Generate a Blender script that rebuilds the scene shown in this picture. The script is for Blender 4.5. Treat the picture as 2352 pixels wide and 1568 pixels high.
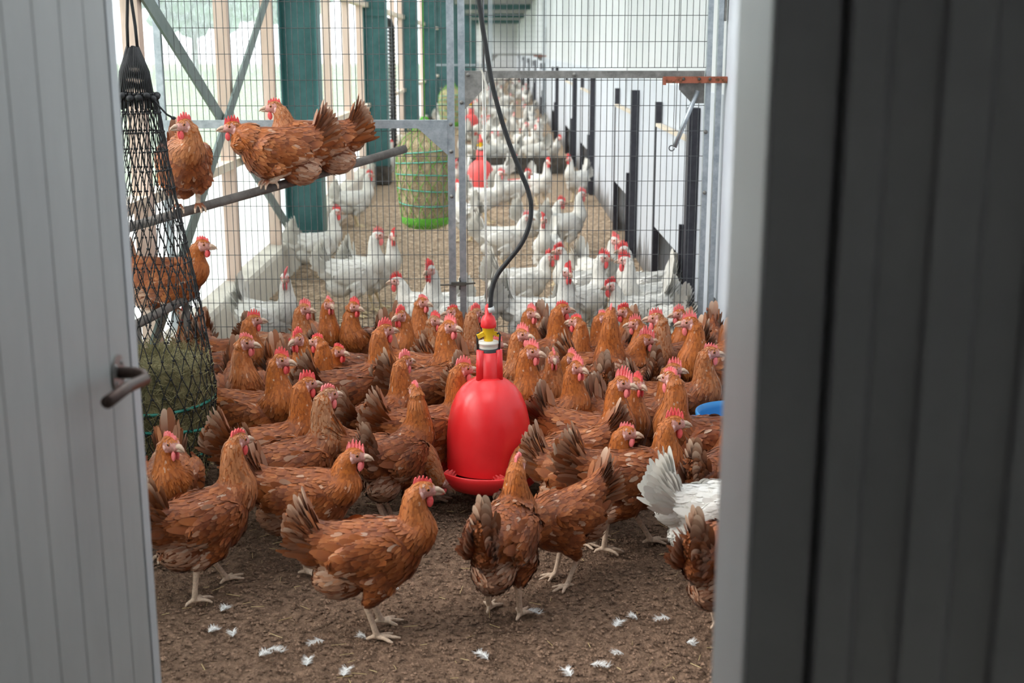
import bpy, bmesh, math, random
import numpy as np
from mathutils import Vector, Matrix, Euler

for _o in list(bpy.data.objects):
    bpy.data.objects.remove(_o)
SC = bpy.context.scene
COL = SC.collection
R = math.radians

# ------------------------------------------------------------------ camera
FPX, PITCH, YAW, CAM_H = 2847.0, R(13.26), R(0.56), 1.5
cam_d = bpy.data.cameras.new('camera')
cam = bpy.data.objects.new('camera', cam_d)
COL.objects.link(cam)
cam.location = (0, 0, CAM_H)
cam.rotation_euler = (R(90) - PITCH, 0, -YAW)
cam_d.sensor_width = 36.0
cam_d.lens = 36.0 * FPX / 2352.0
cam_d.clip_start = 0.05
cam_d.clip_end = 400
cam_d.dof.use_dof = True
cam_d.dof.focus_distance = 4.2
cam_d.dof.aperture_fstop = 4.2
SC.camera = cam

# ------------------------------------------------------------------ sky, sun, exposure
world = bpy.data.worlds.new('overcast_sky')
SC.world = world
world.use_nodes = True
wn = world.node_tree
bg = wn.nodes['Background']
bg.inputs['Color'].default_value = (0.93, 0.97, 1.0, 1)
bg.inputs['Strength'].default_value = 1.55
sun_d = bpy.data.lights.new('veiled_sun', 'SUN')
sun_d.energy = 2.2
sun_d.angle = R(35)
sun_d.color = (1.0, 0.96, 0.9)
sun = bpy.data.objects.new('veiled_sun', sun_d)
COL.objects.link(sun)
sun.rotation_euler = (R(10), R(-52), 0)
SC.view_settings.view_transform = 'Standard'
SC.view_settings.look = 'None'
SC.view_settings.gamma = 1.0
SC.view_settings.use_curve_mapping = False
SC.view_settings.exposure = 1.35

# ------------------------------------------------------------------ measuring helpers (photograph frame 2352 x 1568)
_cf = Vector((math.sin(YAW) * math.cos(PITCH), math.cos(YAW) * math.cos(PITCH), -math.sin(PITCH)))
_cr = Vector((math.cos(YAW), -math.sin(YAW), 0))
_cu = _cr.cross(_cf)
def ray(px, py):
    return _cf + _cr * ((px - 1176.0) / FPX) + _cu * ((784.0 - py) / FPX)
def at_z(px, py, z):
    d = ray(px, py)
    return Vector((0, 0, CAM_H)) + d * ((z - CAM_H) / d.z)
def at_y(px, py, y):
    d = ray(px, py)
    return Vector((0, 0, CAM_H)) + d * (y / d.y)
def at_x(px, py, x):
    d = ray(px, py)
    return Vector((0, 0, CAM_H)) + d * (x / d.x)

# ------------------------------------------------------------------ object helpers
def tag(o, label=None, cat=None, group=None, kind=None):
    if label: o['label'] = label
    if cat: o['category'] = cat
    if group: o['group'] = group
    if kind: o['kind'] = kind
    return o
def empty(name, loc=(0, 0, 0), rz=0.0):
    o = bpy.data.objects.new(name, None)
    o.empty_display_size = 0.05
    COL.objects.link(o)
    o.location = loc
    o.rotation_euler = (0, 0, rz)
    return o
def link(name, me, mat=None, parent=None):
    o = bpy.data.objects.new(name, me)
    COL.objects.link(o)
    if mat is not None and len(me.materials) == 0:
        me.materials.append(mat)
    if parent is not None:
        o.parent = parent
    return o
class MB:
    """collects simple solids into one mesh"""
    def __init__(self):
        self.v, self.f, self.s = [], [], []
    def add(self, vs, fs, smooth=False):
        n = len(self.v)
        self.v += [tuple(p) for p in vs]
        self.f += [tuple(i + n for i in f) for f in fs]
        self.s += [smooth] * len(fs)
        return self
    def box(self, x0, x1, y0, y1, z0, z1):
        vs = [(x, y, z) for z in (z0, z1) for y in (y0, y1) for x in (x0, x1)]
        return self.add(vs, [(0, 2, 3, 1), (4, 5, 7, 6), (0, 1, 5, 4), (2, 6, 7, 3), (0, 4, 6, 2), (1, 3, 7, 5)])
    def bar(self, a, b, w, h, up=(0, 0, 1)):
        a, b = Vector(a), Vector(b)
        t = (b - a).normalized()
        u = Vector(up)
        if abs(t.dot(u)) > 0.98: u = Vector((0, 1, 0))
        s = t.cross(u).normalized()
        u = s.cross(t)
        vs = [p + s * (w / 2 * i) + u * (h / 2 * j) for p in (a, b) for j in (-1, 1) for i in (-1, 1)]
        return self.add(vs, [(0, 1, 3, 2), (4, 6, 7, 5), (0, 4, 5, 1), (2, 3, 7, 6), (0, 2, 6, 4), (1, 5, 7, 3)])
    def tube(self, pts, r, n=8, caps=True, smooth=True):
        pts = [Vector(p) for p in pts]
        rr = r if isinstance(r, (list, tuple)) else [r] * len(pts)
        vs, fs = [], []
        ref = None
        for i, p in enumerate(pts):
            t = (pts[min(i + 1, len(pts) - 1)] - pts[max(i - 1, 0)]).normalized()
            if ref is None:
                ref = Vector((0, 0, 1)) if abs(t.z) < 0.9 else Vector((1, 0, 0))
            s = t.cross(ref).normalized()
            ref = s.cross(t)
            for k in range(n):
                a = 2 * math.pi * k / n
                vs.append(p + (s * math.cos(a) + ref * math.sin(a)) * rr[i])
        for i in range(len(pts) - 1):
            for k in range(n):
                k2 = (k + 1) % n
                fs.append((i * n + k, i * n + k2, (i + 1) * n + k2, (i + 1) * n + k))
        if caps:
            fs.append(tuple(range(n - 1, -1, -1)))
            fs.append(tuple((len(pts) - 1) * n + k for k in range(n)))
        return self.add(vs, fs, smooth)
    def lathe(self, prof, n=32, c=(0, 0, 0), smooth=True):
        vs, fs = [], []
        for (r, z) in prof:
            for k in range(n):
                a = 2 * math.pi * k / n
                vs.append((c[0] + r * math.cos(a), c[1] + r * math.sin(a), c[2] + z))
        m = len(prof)
        for i in range(m - 1):
            for k in range(n):
                k2 = (k + 1) % n
                fs.append((i * n + k, i * n + k2, (i + 1) * n + k2, (i + 1) * n + k))
        return self.add(vs, fs, smooth)
    def ell(self, c, r, n=12, m=8, smooth=True, mat=None):
        vs, fs = [], []
        for i in range(m + 1):
            th = math.pi * i / m
            for k in range(n):
                a = 2 * math.pi * k / n
                p = Vector((r[0] * math.sin(th) * math.cos(a), r[1] * math.sin(th) * math.sin(a), r[2] * math.cos(th)))
                if mat is not None: p = mat @ p
                vs.append(Vector(c) + p)
        for i in range(m):
            for k in range(n):
                k2 = (k + 1) % n
                fs.append((i * n + k, (i + 1) * n + k, (i + 1) * n + k2, i * n + k2))
        return self.add(vs, fs, smooth)
    def prism(self, poly, d):
        """poly: list of 3D points in one plane, d: extrusion vector"""
        d = Vector(d)
        n = len(poly)
        vs = [Vector(p) for p in poly] + [Vector(p) + d for p in poly]
        fs = [tuple(range(n - 1, -1, -1)), tuple(range(n, 2 * n))]
        fs += [(i, (i + 1) % n, n + (i + 1) % n, n + i) for i in range(n)]
        return self.add(vs, fs)
    def mesh(self, name):
        me = bpy.data.meshes.new(name)
        me.from_pydata([tuple(p) for p in self.v], [], self.f)
        me.polygons.foreach_set('use_smooth', self.s)
        bm = bmesh.new(); bm.from_mesh(me)
        bmesh.ops.recalc_face_normals(bm, faces=bm.faces)
        bm.to_mesh(me); bm.free()
        me.update()
        return me
    def build(self, name, mat=None, parent=None):
        return link(name, self.mesh(name), mat, parent)

# ------------------------------------------------------------------ materials
M = {}
def nd(nt, t, **kw):
    n = nt.nodes.new(t)
    for k, v in kw.items():
        setattr(n, k, v)
    return n
def mat(name, col, rough=0.6, metal=0.0, col2=None, scale=6.0, detail=6.0, bump=0.0, bscale=40.0, spec=0.5,
        lo=0.35, hi=0.65, coords='Object', stretch=(1, 1, 1), trans=0.0):
    m = bpy.data.materials.new(name)
    m.use_nodes = True
    nt = m.node_tree
    p = nt.nodes['Principled BSDF']
    p.inputs['Base Color'].default_value = (*col, 1)
    p.inputs['Roughness'].default_value = rough
    p.inputs['Metallic'].default_value = metal
    p.inputs['Specular IOR Level'].default_value = spec
    tc = nd(nt, 'ShaderNodeTexCoord')
    mp = nd(nt, 'ShaderNodeMapping')
    mp.inputs['Scale'].default_value = stretch
    nt.links.new(tc.outputs[coords], mp.inputs['Vector'])
    if col2 is not None:
        n = nd(nt, 'ShaderNodeTexNoise')
        n.inputs['Scale'].default_value = scale
        n.inputs['Detail'].default_value = detail
        n.inputs['Roughness'].default_value = 0.65
        nt.links.new(mp.outputs[0], n.inputs['Vector'])
        r = nd(nt, 'ShaderNodeValToRGB')
        r.color_ramp.elements[0].position = lo
        r.color_ramp.elements[1].position = hi
        r.color_ramp.elements[0].color = (*col, 1)
        r.color_ramp.elements[1].color = (*col2, 1)
        nt.links.new(n.outputs['Fac'], r.inputs['Fac'])
        nt.links.new(r.outputs['Color'], p.inputs['Base Color'])
    if bump > 0:
        n2 = nd(nt, 'ShaderNodeTexNoise')
        n2.inputs['Scale'].default_value = bscale
        n2.inputs['Detail'].default_value = 5
        nt.links.new(mp.outputs[0], n2.inputs['Vector'])
        b = nd(nt, 'ShaderNodeBump')
        b.inputs['Strength'].default_value = bump
        b.inputs['Distance'].default_value = 0.01
        nt.links.new(n2.outputs['Fac'], b.inputs['Height'])
        nt.links.new(b.outputs['Normal'], p.inputs['Normal'])
    if trans > 0:
        p.inputs['Transmission Weight'].default_value = trans
    M[name] = m
    return m
# ================================================================== setting
mat('soil', (0.062, 0.037, 0.024), 0.95, col2=(0.31, 0.195, 0.132), scale=38, detail=9, bump=1.0, bscale=120, spec=0.15, lo=0.28, hi=0.72)
mat('crumb', (0.060, 0.036, 0.024), 0.95, col2=(0.34, 0.215, 0.148), scale=45, spec=0.15)
mat('litter', (0.17, 0.115, 0.075), 0.95, col2=(0.50, 0.38, 0.27), scale=46, detail=9, bump=1.0, bscale=110, spec=0.15, lo=0.3, hi=0.7)
mat('chip', (0.36, 0.25, 0.16), 0.85, col2=(0.68, 0.54, 0.40), scale=30, spec=0.2)
mat('straw', (0.50, 0.36, 0.15), 0.6, col2=(0.68, 0.52, 0.26), scale=40)
mat('concrete', (0.50, 0.46, 0.40), 0.85, col2=(0.66, 0.62, 0.54), scale=7, bump=0.3, bscale=60)
mat('bare_wood', (0.52, 0.38, 0.30), 0.75, col2=(0.66, 0.52, 0.44), scale=9, bump=0.25, bscale=50, stretch=(1, 1, 0.12))
mat('sill_wood', (0.60, 0.50, 0.38), 0.75, col2=(0.74, 0.65, 0.52), scale=9, bump=0.25, bscale=50, stretch=(1, 0.12, 1))
mat('green_steel', (0.020, 0.105, 0.105), 0.45, col2=(0.045, 0.155, 0.155), scale=5, bump=0.1, bscale=70)
mat('brace_steel', (0.10, 0.14, 0.13), 0.5, 0.2, col2=(0.16, 0.20, 0.185), scale=8)
mat('stained_steel', (0.03, 0.028, 0.026), 0.8, col2=(0.09, 0.075, 0.06), scale=14)
mat('zinc', (0.30, 0.34, 0.37), 0.42, 0.75, col2=(0.46, 0.50, 0.53), scale=30, bump=0.05)
mat('zinc_wire', (0.07, 0.075, 0.08), 0.4, 0.5, col2=(0.13, 0.135, 0.14), scale=60)
mat('zinc_dull', (0.16, 0.155, 0.145), 0.6, 0.5, col2=(0.27, 0.265, 0.25), scale=30, bump=0.1)
mat('rust_paint', (0.30, 0.085, 0.045), 0.75, col2=(0.09, 0.035, 0.009), scale=34, bump=0.4, lo=0.5, hi=0.62)
mat('white_panel', (0.56, 0.59, 0.65), 0.45, col2=(0.62, 0.65, 0.70), scale=3)
mat('white_upper', (0.64, 0.66, 0.67), 0.5, col2=(0.70, 0.71, 0.72), scale=3)
mat('black_guide', (0.018, 0.018, 0.026), 0.5, col2=(0.035, 0.034, 0.045), scale=20, bump=0.1)
mat('barn_shade', (0.012, 0.011, 0.010), 0.9, col2=(0.03, 0.026, 0.009), scale=9)  # near-black colour that stands in for the shade inside the openings
mat('door_paint', (0.31, 0.315, 0.305), 0.5, col2=(0.37, 0.375, 0.36), scale=3.5, detail=8, stretch=(1, 1, 0.35), bump=0.06, bscale=70)
mat('door_edge', (0.42, 0.44, 0.45), 0.45, col2=(0.48, 0.50, 0.51), scale=4)
mat('jamb_paint', (0.62, 0.63, 0.64), 0.4, col2=(0.68, 0.69, 0.70), scale=5)
mat('dark_cladding', (0.15, 0.15, 0.152), 0.36, col2=(0.18, 0.178, 0.178), scale=5, detail=8, spec=0.8)
mat('lobby_grey', (0.74, 0.74, 0.74), 0.9, col2=(0.78, 0.78, 0.78), scale=4)
mat('ceiling_grey', (0.24, 0.25, 0.25), 0.9, col2=(0.34, 0.35, 0.35), scale=6)
mat('grass', (0.075, 0.125, 0.03), 0.95, col2=(0.13, 0.18, 0.055), scale=2.2, coords='Object')
mat('leafage', (0.05, 0.11, 0.05), 0.9, col2=(0.12, 0.22, 0.10), scale=1.2)
mat('bark', (0.09, 0.07, 0.05), 0.9, col2=(0.15, 0.12, 0.09), scale=5)
mat('pale_gravel', (0.30, 0.31, 0.33), 0.95, col2=(0.38, 0.39, 0.40), scale=2)

def rib_and_stain(name, period, depth, stain):
    m = M[name]; nt = m.node_tree; p = nt.nodes['Principled BSDF']
    tc = nd(nt, 'ShaderNodeTexCoord')
    wv = nd(nt, 'ShaderNodeTexWave', wave_type='BANDS', bands_direction='Y', wave_profile='SAW')
    wv.inputs['Scale'].default_value = 2 * math.pi / (20 * period)
    nt.links.new(tc.outputs['Object'], wv.inputs['Vector'])
    b = nd(nt, 'ShaderNodeBump'); b.inputs['Strength'].default_value = 0.5; b.inputs['Distance'].default_value = depth
    nt.links.new(wv.outputs['Fac'], b.inputs['Height']); nt.links.new(b.outputs['Normal'], p.inputs['Normal'])
    old = p.inputs['Base Color'].links[0].from_socket
    sx = nd(nt, 'ShaderNodeSeparateXYZ'); nt.links.new(tc.outputs['Object'], sx.inputs[0])
    mp = nd(nt, 'ShaderNodeMapping'); mp.inputs['Scale'].default_value = (6, 14, 2.2)
    nt.links.new(tc.outputs['Object'], mp.inputs['Vector'])
    ns = nd(nt, 'ShaderNodeTexNoise'); ns.inputs['Scale'].default_value = 1.0; ns.inputs['Detail'].default_value = 6
    nt.links.new(mp.outputs[0], ns.inputs['Vector'])
    ma = nd(nt, 'ShaderNodeMath', operation='MULTIPLY_ADD')       # splash line of muck low on the wall
    nt.links.new(sx.outputs['Z'], ma.inputs[0]); ma.inputs[1].default_value = -1.6; nt.links.new(ns.outputs['Fac'], ma.inputs[2])
    mr = nd(nt, 'ShaderNodeMapRange'); mr.inputs['From Min'].default_value = 0.16; mr.inputs['From Max'].default_value = 0.36; mr.inputs['To Max'].default_value = 0.85
    nt.links.new(ma.outputs[0], mr.inputs['Value'])
    x = nd(nt, 'ShaderNodeMix', data_type='RGBA')
    nt.links.new(mr.outputs[0], x.inputs['Factor']); nt.links.new(old, x.inputs['A']); x.inputs['B'].default_value = (*stain, 1)
    nt.links.new(x.outputs['Result'], p.inputs['Base Color'])
rib_and_stain('white_panel', 0.03, 0.002, (0.06, 0.05, 0.04))
def sheet_material(name, clear, tint, grid):
    m = bpy.data.materials.new(name); m.use_nodes = True
    nt = m.node_tree
    out = nt.nodes['Material Output']
    nt.nodes.remove(nt.nodes['Principled BSDF'])
    tr = nd(nt, 'ShaderNodeBsdfTransparent')
    tl = nd(nt, 'ShaderNodeBsdfTranslucent'); tl.inputs['Color'].default_value = (*tint, 1)
    df = nd(nt, 'ShaderNodeBsdfDiffuse'); df.inputs['Color'].default_value = (*tint, 1)
    m1 = nd(nt, 'ShaderNodeMixShader'); m1.inputs[0].default_value = 0.62
    nt.links.new(df.outputs[0], m1.inputs[1]); nt.links.new(tl.outputs[0], m1.inputs[2])
    m2 = nd(nt, 'ShaderNodeMixShader')
    tc = nd(nt, 'ShaderNodeTexCoord')
    w1 = nd(nt, 'ShaderNodeTexNoise'); w1.inputs['Scale'].default_value = grid
    nt.links.new(tc.outputs['Object'], w1.inputs['Vector'])
    mr = nd(nt, 'ShaderNodeMapRange'); mr.inputs['From Min'].default_value = 0.3; mr.inputs['From Max'].default_value = 0.7
    mr.inputs['To Min'].default_value = max(0, clear - 0.12); mr.inputs['To Max'].default_value = min(1, clear + 0.12)
    nt.links.new(w1.outputs['Fac'], mr.inputs['Value'])
    nt.links.new(mr.outputs[0], m2.inputs[0])
    nt.links.new(m1.outputs[0], m2.inputs[1]); nt.links.new(tr.outputs[0], m2.inputs[2])
    nt.links.new(m2.outputs[0], out.inputs['Surface'])
    M[name] = m
sheet_material('wind_net', 0.72, (0.55, 0.62, 0.64), 26)
sheet_material('added_roof_sheet', 0.72, (0.9, 0.92, 0.92), 3)  # clearer sheet for the added roof openings over the soil
sheet_material('milk_sheet', 0.06, (0.92, 0.94, 0.95), 3)

XL, XR, YD, YF, YE, ZC = -1.42, 1.0, 1.15, 5.6, 75.0, 2.9
from mathutils import noise as mnoise
def ground(name, x0, x1, y0, y1, dx, amp, fr, material):
    nx, ny = int((x1 - x0) / dx) + 1, int((y1 - y0) / dx) + 1
    xs = np.linspace(x0, x1, nx); ys = np.linspace(y0, y1, ny)
    vs = []
    for y in ys:
        for x in xs:
            z = amp * (mnoise.noise(Vector((x * fr, y * fr, 1.3))) * .6 + mnoise.noise(Vector((x * fr * 2.7, y * fr * 2.7, 7.1))) * .45)
            vs.append((x, y, z - amp * .35))
    fs = [(j * nx + i, j * nx + i + 1, (j + 1) * nx + i + 1, (j + 1) * nx + i) for j in range(ny - 1) for i in range(nx - 1)]
    me = bpy.data.meshes.new(name); me.from_pydata(vs, [], fs)
    me.polygons.foreach_set('use_smooth', [True] * len(fs))
    return tag(link(name, me, material), kind='structure')
ground('floor', XL - .12, XR + .02, 1.0, 5.75, 0.014, 0.013, 16, M['soil'])
fr = ground('floor_litter', XL - .12, XR + .02, 5.75, 13.0, 0.03, 0.012, 10, M['litter'])
fr2 = MB().add([(XL - .12, 12.8, -.012), (XR + .02, 12.8, -.012), (XR + .02, YE, -.004), (XL - .12, YE, -.004)], [(0, 1, 2, 3)]).build('floor_far_litter', M['litter'])
tag(fr2, kind='structure')
tag(MB().add([(-2, -3, 0), (2, -3, 0), (2, 1.02, 0), (-2, 1.02, 0)], [(0, 1, 2, 3)]).build('floor_threshold', M['concrete']), kind='structure')

def scatter(name, cnt, box, size, material, flat, label, cat, seed, bias=1.0):
    g = np.random.default_rng(seed)
    V, F = [], []
    for i in range(cnt):
        x = g.uniform(box[0], box[1]); y = box[2] + (box[3] - box[2]) * g.random() ** bias
        s = g.uniform(*size); a = g.uniform(0, 6.28)
        o = len(V)
        if flat:      # sliver: long thin wedge
            l, w, h = s, s * g.uniform(.10, .24), s * .06 + .0008
            if flat == 2: w = min(w, g.uniform(.0008, .0018)); h = .0012
            tl_ = g.normal(0, .18)
            ux, uy = math.cos(a), math.sin(a)
            for (p, q, r) in ((-.5, -.5, 0), (.5, -.5, 0), (.5, .5, 0), (-.5, .5, 0), (-.45, 0, 1), (.45, 0, 1)):
                V.append((x + ux * p * l - uy * q * w, y + uy * p * l + ux * q * w, .002 + r * h + abs(p * l * tl_) * (1 if p > 0 else .2) + .002))
            F += [(o, o + 1, o + 5, o + 4), (o + 2, o + 3, o + 4, o + 5), (o + 1, o + 2, o + 5), (o + 3, o, o + 4)]
        else:
            for (p, q, r) in ((1, 0, 0), (-1, 0, 0), (0, 1, 0), (0, -1, 0), (0, 0, 1), (0, 0, -1)):
                k = s * .5 * g.uniform(.6, 1.3)
                V.append((x + (p * math.cos(a) - q * math.sin(a)) * k, y + (p * math.sin(a) + q * math.cos(a)) * k, r * k * .75 + s * .1))
            F += [(o, o + 2, o + 4), (o + 2, o + 1, o + 4), (o + 1, o + 3, o + 4), (o + 3, o, o + 4)]
    me = bpy.data.meshes.new(name); me.from_pydata(V, [], F)
    return tag(link(name, me, material), label, cat, kind='stuff')
scatter('soil_crumbs', 60000, (XL, XR, 1.9, 5.7), (.0035, .0135), M['crumb'], 0, 'crumbs of dark brown soil strewn over the floor before the fence', 'soil', 1, 1.15)
scatter('straw_bits', 420, (XL, XR, 2.0, 5.0), (.014, .045), M['straw'], 2, 'short yellow straw bits strewn on the dark soil', 'straw', 2, 1.2)
scatter('wood_chips', 15000, (XL, XR, 5.6, 12.5), (.016, .045), M['chip'], 1, 'pale wood chips covering the floor behind the wire fence', 'wood chips', 3, 1.1)

# ---- left wall: kerb, sill, posts, rails, sheets
def structure(name, loc=(0, 0, 0)):
    return tag(empty(name, loc), kind='structure')
wl = structure('wall_left', (XL, 5, 0))
def sub(mb, name, material, parent):
    o = mb.build(name, material)
    o.parent = parent
    o.matrix_parent_inverse = Matrix.Translation(-parent.location)
    return o
kerb_y = [1.0, 5.6, 11.0, 16.4, 27.2, 43.4, YE]
for a, b in zip(kerb_y[:-1], kerb_y[1:]):
    sub(MB().prism([(XL, a, -.05), (XL, a, .205), (XL - .012, a, .23), (XL - .13, a, .245), (XL - .13, a, -.05)], (0, b - a - .004, 0)), 'kerb', M['concrete'], wl)
post_y = [2.0, 3.1, 5.2, 6.87, 8.2, 9.55, 11.0, 12.4, 13.6, 15.0, 16.4, 17.8, 19.1, 20.4, 22.4, 24.4, 26, 28.5, 31.5, 35, 39, 44, 50, 58, 67]
def rail(z, w, h, x, name):
    ys = [1.1] + post_y[2::2] + [YE]
    for a, b in zip(ys[:-1], ys[1:]):
        sub(MB().box(x - w, x, a + .004, b, z - h / 2, z + h / 2), name, M['sill_wood'], wl)
for y in post_y:
    sub(MB().box(XL - .105, XL - .035, y - .032, y + .032, .235, ZC), 'post', M['bare_wood'], wl)
rail(.885, .085, .045, XL - .036, 'rail')
rail(1.98, .085, .055, XL - .036, 'rail')
edges = [1.15] + post_y + [YE]
for i, (a, b) in enumerate(zip(edges[:-1], edges[1:])):
    sub(MB().box(XL - .118, XL - .114, a, b, .24, .87), 'lower_sheet', M['milk_sheet'], wl)
    wdw = sub(MB().box(XL - .112, XL - .110, a, b, .90, ZC), 'wind_sheet', M['wind_net'], wl)

# ---- green portal columns and the cross brace of the first bay
for i, y in enumerate([3.5, 8.9, 14.3, 19.7, 25.1, 30.5, 35.9, 41.3, 46.7, 52.1, 57.5, 62.9, 68.3]):
    c = empty('steel_column', (XL + .03, y, 0))
    mb = MB().box(-.13, -.118, -.11, .11, .2, ZC); mb.build('flange', M['green_steel'], c)
    mb = MB().box(.118, .13, -.11, .11, .2, ZC); mb.build('flange', M['green_steel'], c)
    MB().box(-.118, .118, -.006, .006, .2, ZC).build('web', M['green_steel'], c)
    MB().box(-.14, .14, -.12, .12, 0, .2).build('base_sleeve', M['stained_steel'], c)
    MB().box(-.2, .13, -.03, -.012, 1.86, 1.93).build('bracket', M['green_steel'], c)
    lab = {0: 'green steel column hidden behind the black hay net', 1: 'dusty green steel column nearest behind the wire fence', 2: 'second green steel column along the window wall behind the fence'}.get(
        i, 'small green steel column further down the window wall')
    tag(c, lab, 'column', 'green columns along the window wall')
def brace(a, b, lab):
    tag(MB().bar(a, b, .012, .075, up=(0, 0.3, 1)).build('cross_brace', M['brace_steel']), lab, 'brace', 'crossed flat bars in the first bay')
brace((XL - .020, 8.78, .16), (XL - .020, 3.62, 2.42), 'flat grey-green brace bar falling from upper left to the column foot')
brace((XL - .002, 4.45, .06), (XL - .002, 8.78, 2.27), 'flat grey-green brace bar rising from lower left to the column top')

# ---- right wall with pop holes
wr = structure('wall_right', (XR, 5, 0))
def wbox(x0, x1, y0, y1, z0, z1, name, m): return sub(MB().box(x0, x1, y0, y1, z0, z1), name, M[m], wr)
ribm = M['white_panel']
near_p = [6.30, 9.05, 13.2, 16.4, 21.5, 27.9, 34.5, 42, 51, 62]
far_p = [7.75, 10.5, 15.0, 18.5, 23.4, 30.0, 37, 45, 54.5, 66]
ys = [YD + .13, 2.3, 3.4, 4.5, 5.63]
for a, b in zip(ys[:-1], ys[1:]):
    wbox(XR, XR + .1, a + .003, b - .003, 0, 1.3, 'panel', 'white_panel')
    wbox(XR, XR + .1, a + .003, b - .003, 1.3, ZC, 'panel', 'white_panel')
prev = 5.63
for n_, f_ in zip(near_p, far_p):
    wbox(XR, XR + .1, prev + .002, n_, 0, 1.3, 'panel', 'white_panel')
    wbox(XR, XR + .1, n_, f_, .44, 1.3, 'panel', 'white_panel')
    wbox(XR + .3, XR + .32, n_ - .1, f_ + .1, 0, .6, 'opening_back', 'barn_shade')  # closed box behind each opening, interior darkness put into its colour
    wbox(XR + .1, XR + .3, n_ - .1, f_ + .1, .44, .46, 'opening_top', 'barn_shade')
    wbox(XR + .1, XR + .32, f_ + .06, f_ + .1, 0, .46, 'opening_end', 'barn_shade')
    wbox(XR + .1, XR + .32, n_ - .1, n_ - .06, 0, .46, 'opening_end', 'barn_shade')
    wbox(XR + .02, XR + .32, n_ - .06, f_ + .06, -.03, -.005, 'opening_floor', 'litter')
    prev = f_
wbox(XR, XR + .1, prev, YE, 0, 1.3, 'panel', 'white_panel')
y = 5.63
while y < YE - 1:
    b = min(YE, y + (1.12 if y < 18 else 6))
    wbox(XR + .012, XR + .1, y + .004, b, 1.3, ZC, 'panel', 'white_upper')
    y = b
for i, (n_, f_) in enumerate(zip(near_p, far_p)):
    h = empty('pop_hole_hatch', (XR, n_, 0))
    L = f_ - n_
    far = n_ > 20
    MB().box(-.055, -.002, -.045, .045, 0, 1.215).build('guide_post', M['black_guide'], h)
    MB().box(-.075, -.052, .048, .075, 0, .62).build('stop_batten', M['black_guide'], h)
    MB().box(-.040, -.002, L - .035, L + .03, 0, 1.185).build('guide_post', M['black_guide'], h)
    MB().box(-.034, -.012, .05, L - .04, .42, 1.04).build('hatch_board', M['white_panel'], h)
    if not far:
        MB().box(-.045, -.008, .05, L - .04, 1.04, 1.058).build('top_batten', M['sill_wood'], h)
        MB().tube([(-.025, L * .45, 1.05), (-.022, L * .45, 2.2)], .0022, 4).build('pull_wire', M['zinc_wire'], h)
    lab = ['white pop-hole hatch between black guides, nearest the fence gate', 'white pop-hole hatch between black guides, second beyond the fence',
           'white pop-hole hatch between black guides, third beyond the fence', 'white pop-hole hatch between black guides, fourth beyond the fence'][i] if i < 4 else \
        'small distant white pop-hole hatch between black guides'
    tag(h, lab, 'hatch', 'pop-hole hatches along the right wall')
tag(MB().box(XL - .13, XR + .1, YE, YE + .1, 0, ZC).build('wall_back', M['white_upper']), kind='structure')
# ---- ceiling
ce = structure('ceiling', (0, 5, ZC))
RL = [(1.6, 3.35), (3.65, 5.4), (6.1, 8.6), (9.3, 14.0), (14.8, 19.2), (20.3, 24.6), (25.8, 30), (31, 35.4)]  # unseen roof openings, added to light the hens and litter from above
yp = YD - .1
for a, b in RL + [(YE + .1, YE + .1)]:
    sub(MB().box(XL - .14, XR + .4, yp, a, ZC, ZC + .06), 'panel', M['ceiling_grey'], ce)
    if b > a:
        sub(MB().box(XL - .14, -1.05, a, b, ZC, ZC + .06), 'panel', M['ceiling_grey'], ce)
        sub(MB().box(.70, XR + .4, a, b, ZC, ZC + .06), 'panel', M['ceiling_grey'], ce)
        sub(MB().box(-1.05, .70, a, b, ZC + .02, ZC + .024), 'added_rooflight', M['added_roof_sheet' if a < 5.6 else 'milk_sheet'], ce)
    yp = b
# dim lobby the viewer stands in
lb = structure('wall_lobby', (0, -1, 0))
for bx in ((-1.7, -1.6, -2.2, YD), (1.6, 1.7, -2.2, YD), (-1.7, 1.7, -2.3, -2.2)):
    sub(MB().box(*bx, 0, 2.6), 'panel', M['lobby_grey'], lb)
sub(MB().box(-1.7, 1.7, -2.3, YD, 2.6, 2.66), 'panel', M['lobby_grey'], lb)
for i, y in enumerate([3.5, 8.9, 14.3, 19.7, 25.1, 30.5, 41.3, 52.1, 62.9]):
    tag(MB().box(XL - .1, XR, y - .06, y + .06, ZC - .16, ZC).build('trim_%d' % (i + 1), M['green_steel']), kind='structure')

# ---- doorway: wall, open leaf on the left, jamb and dark ribbed cladding on the right
xd = at_y(313, 784, 2.05).x
wf = structure('wall_front', (0, YD, 0))
sub(MB().box(XL - .13, xd - .07, YD, YD + .1, 0, ZC), 'panel', M['white_panel'], wf)
sub(MB().box(xd - .07, .24, YD, YD + .1, 2.14, ZC), 'panel', M['white_panel'], wf)
sub(MB().box(.262, XR + .1, YD, YD + .12, 0, ZC), 'panel', M['white_panel'], wf)
tag(MB().box(.24, .26, 1.125, 1.285, 0, 2.14).build('trim_20', M['jamb_paint']), kind='structure')
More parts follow.
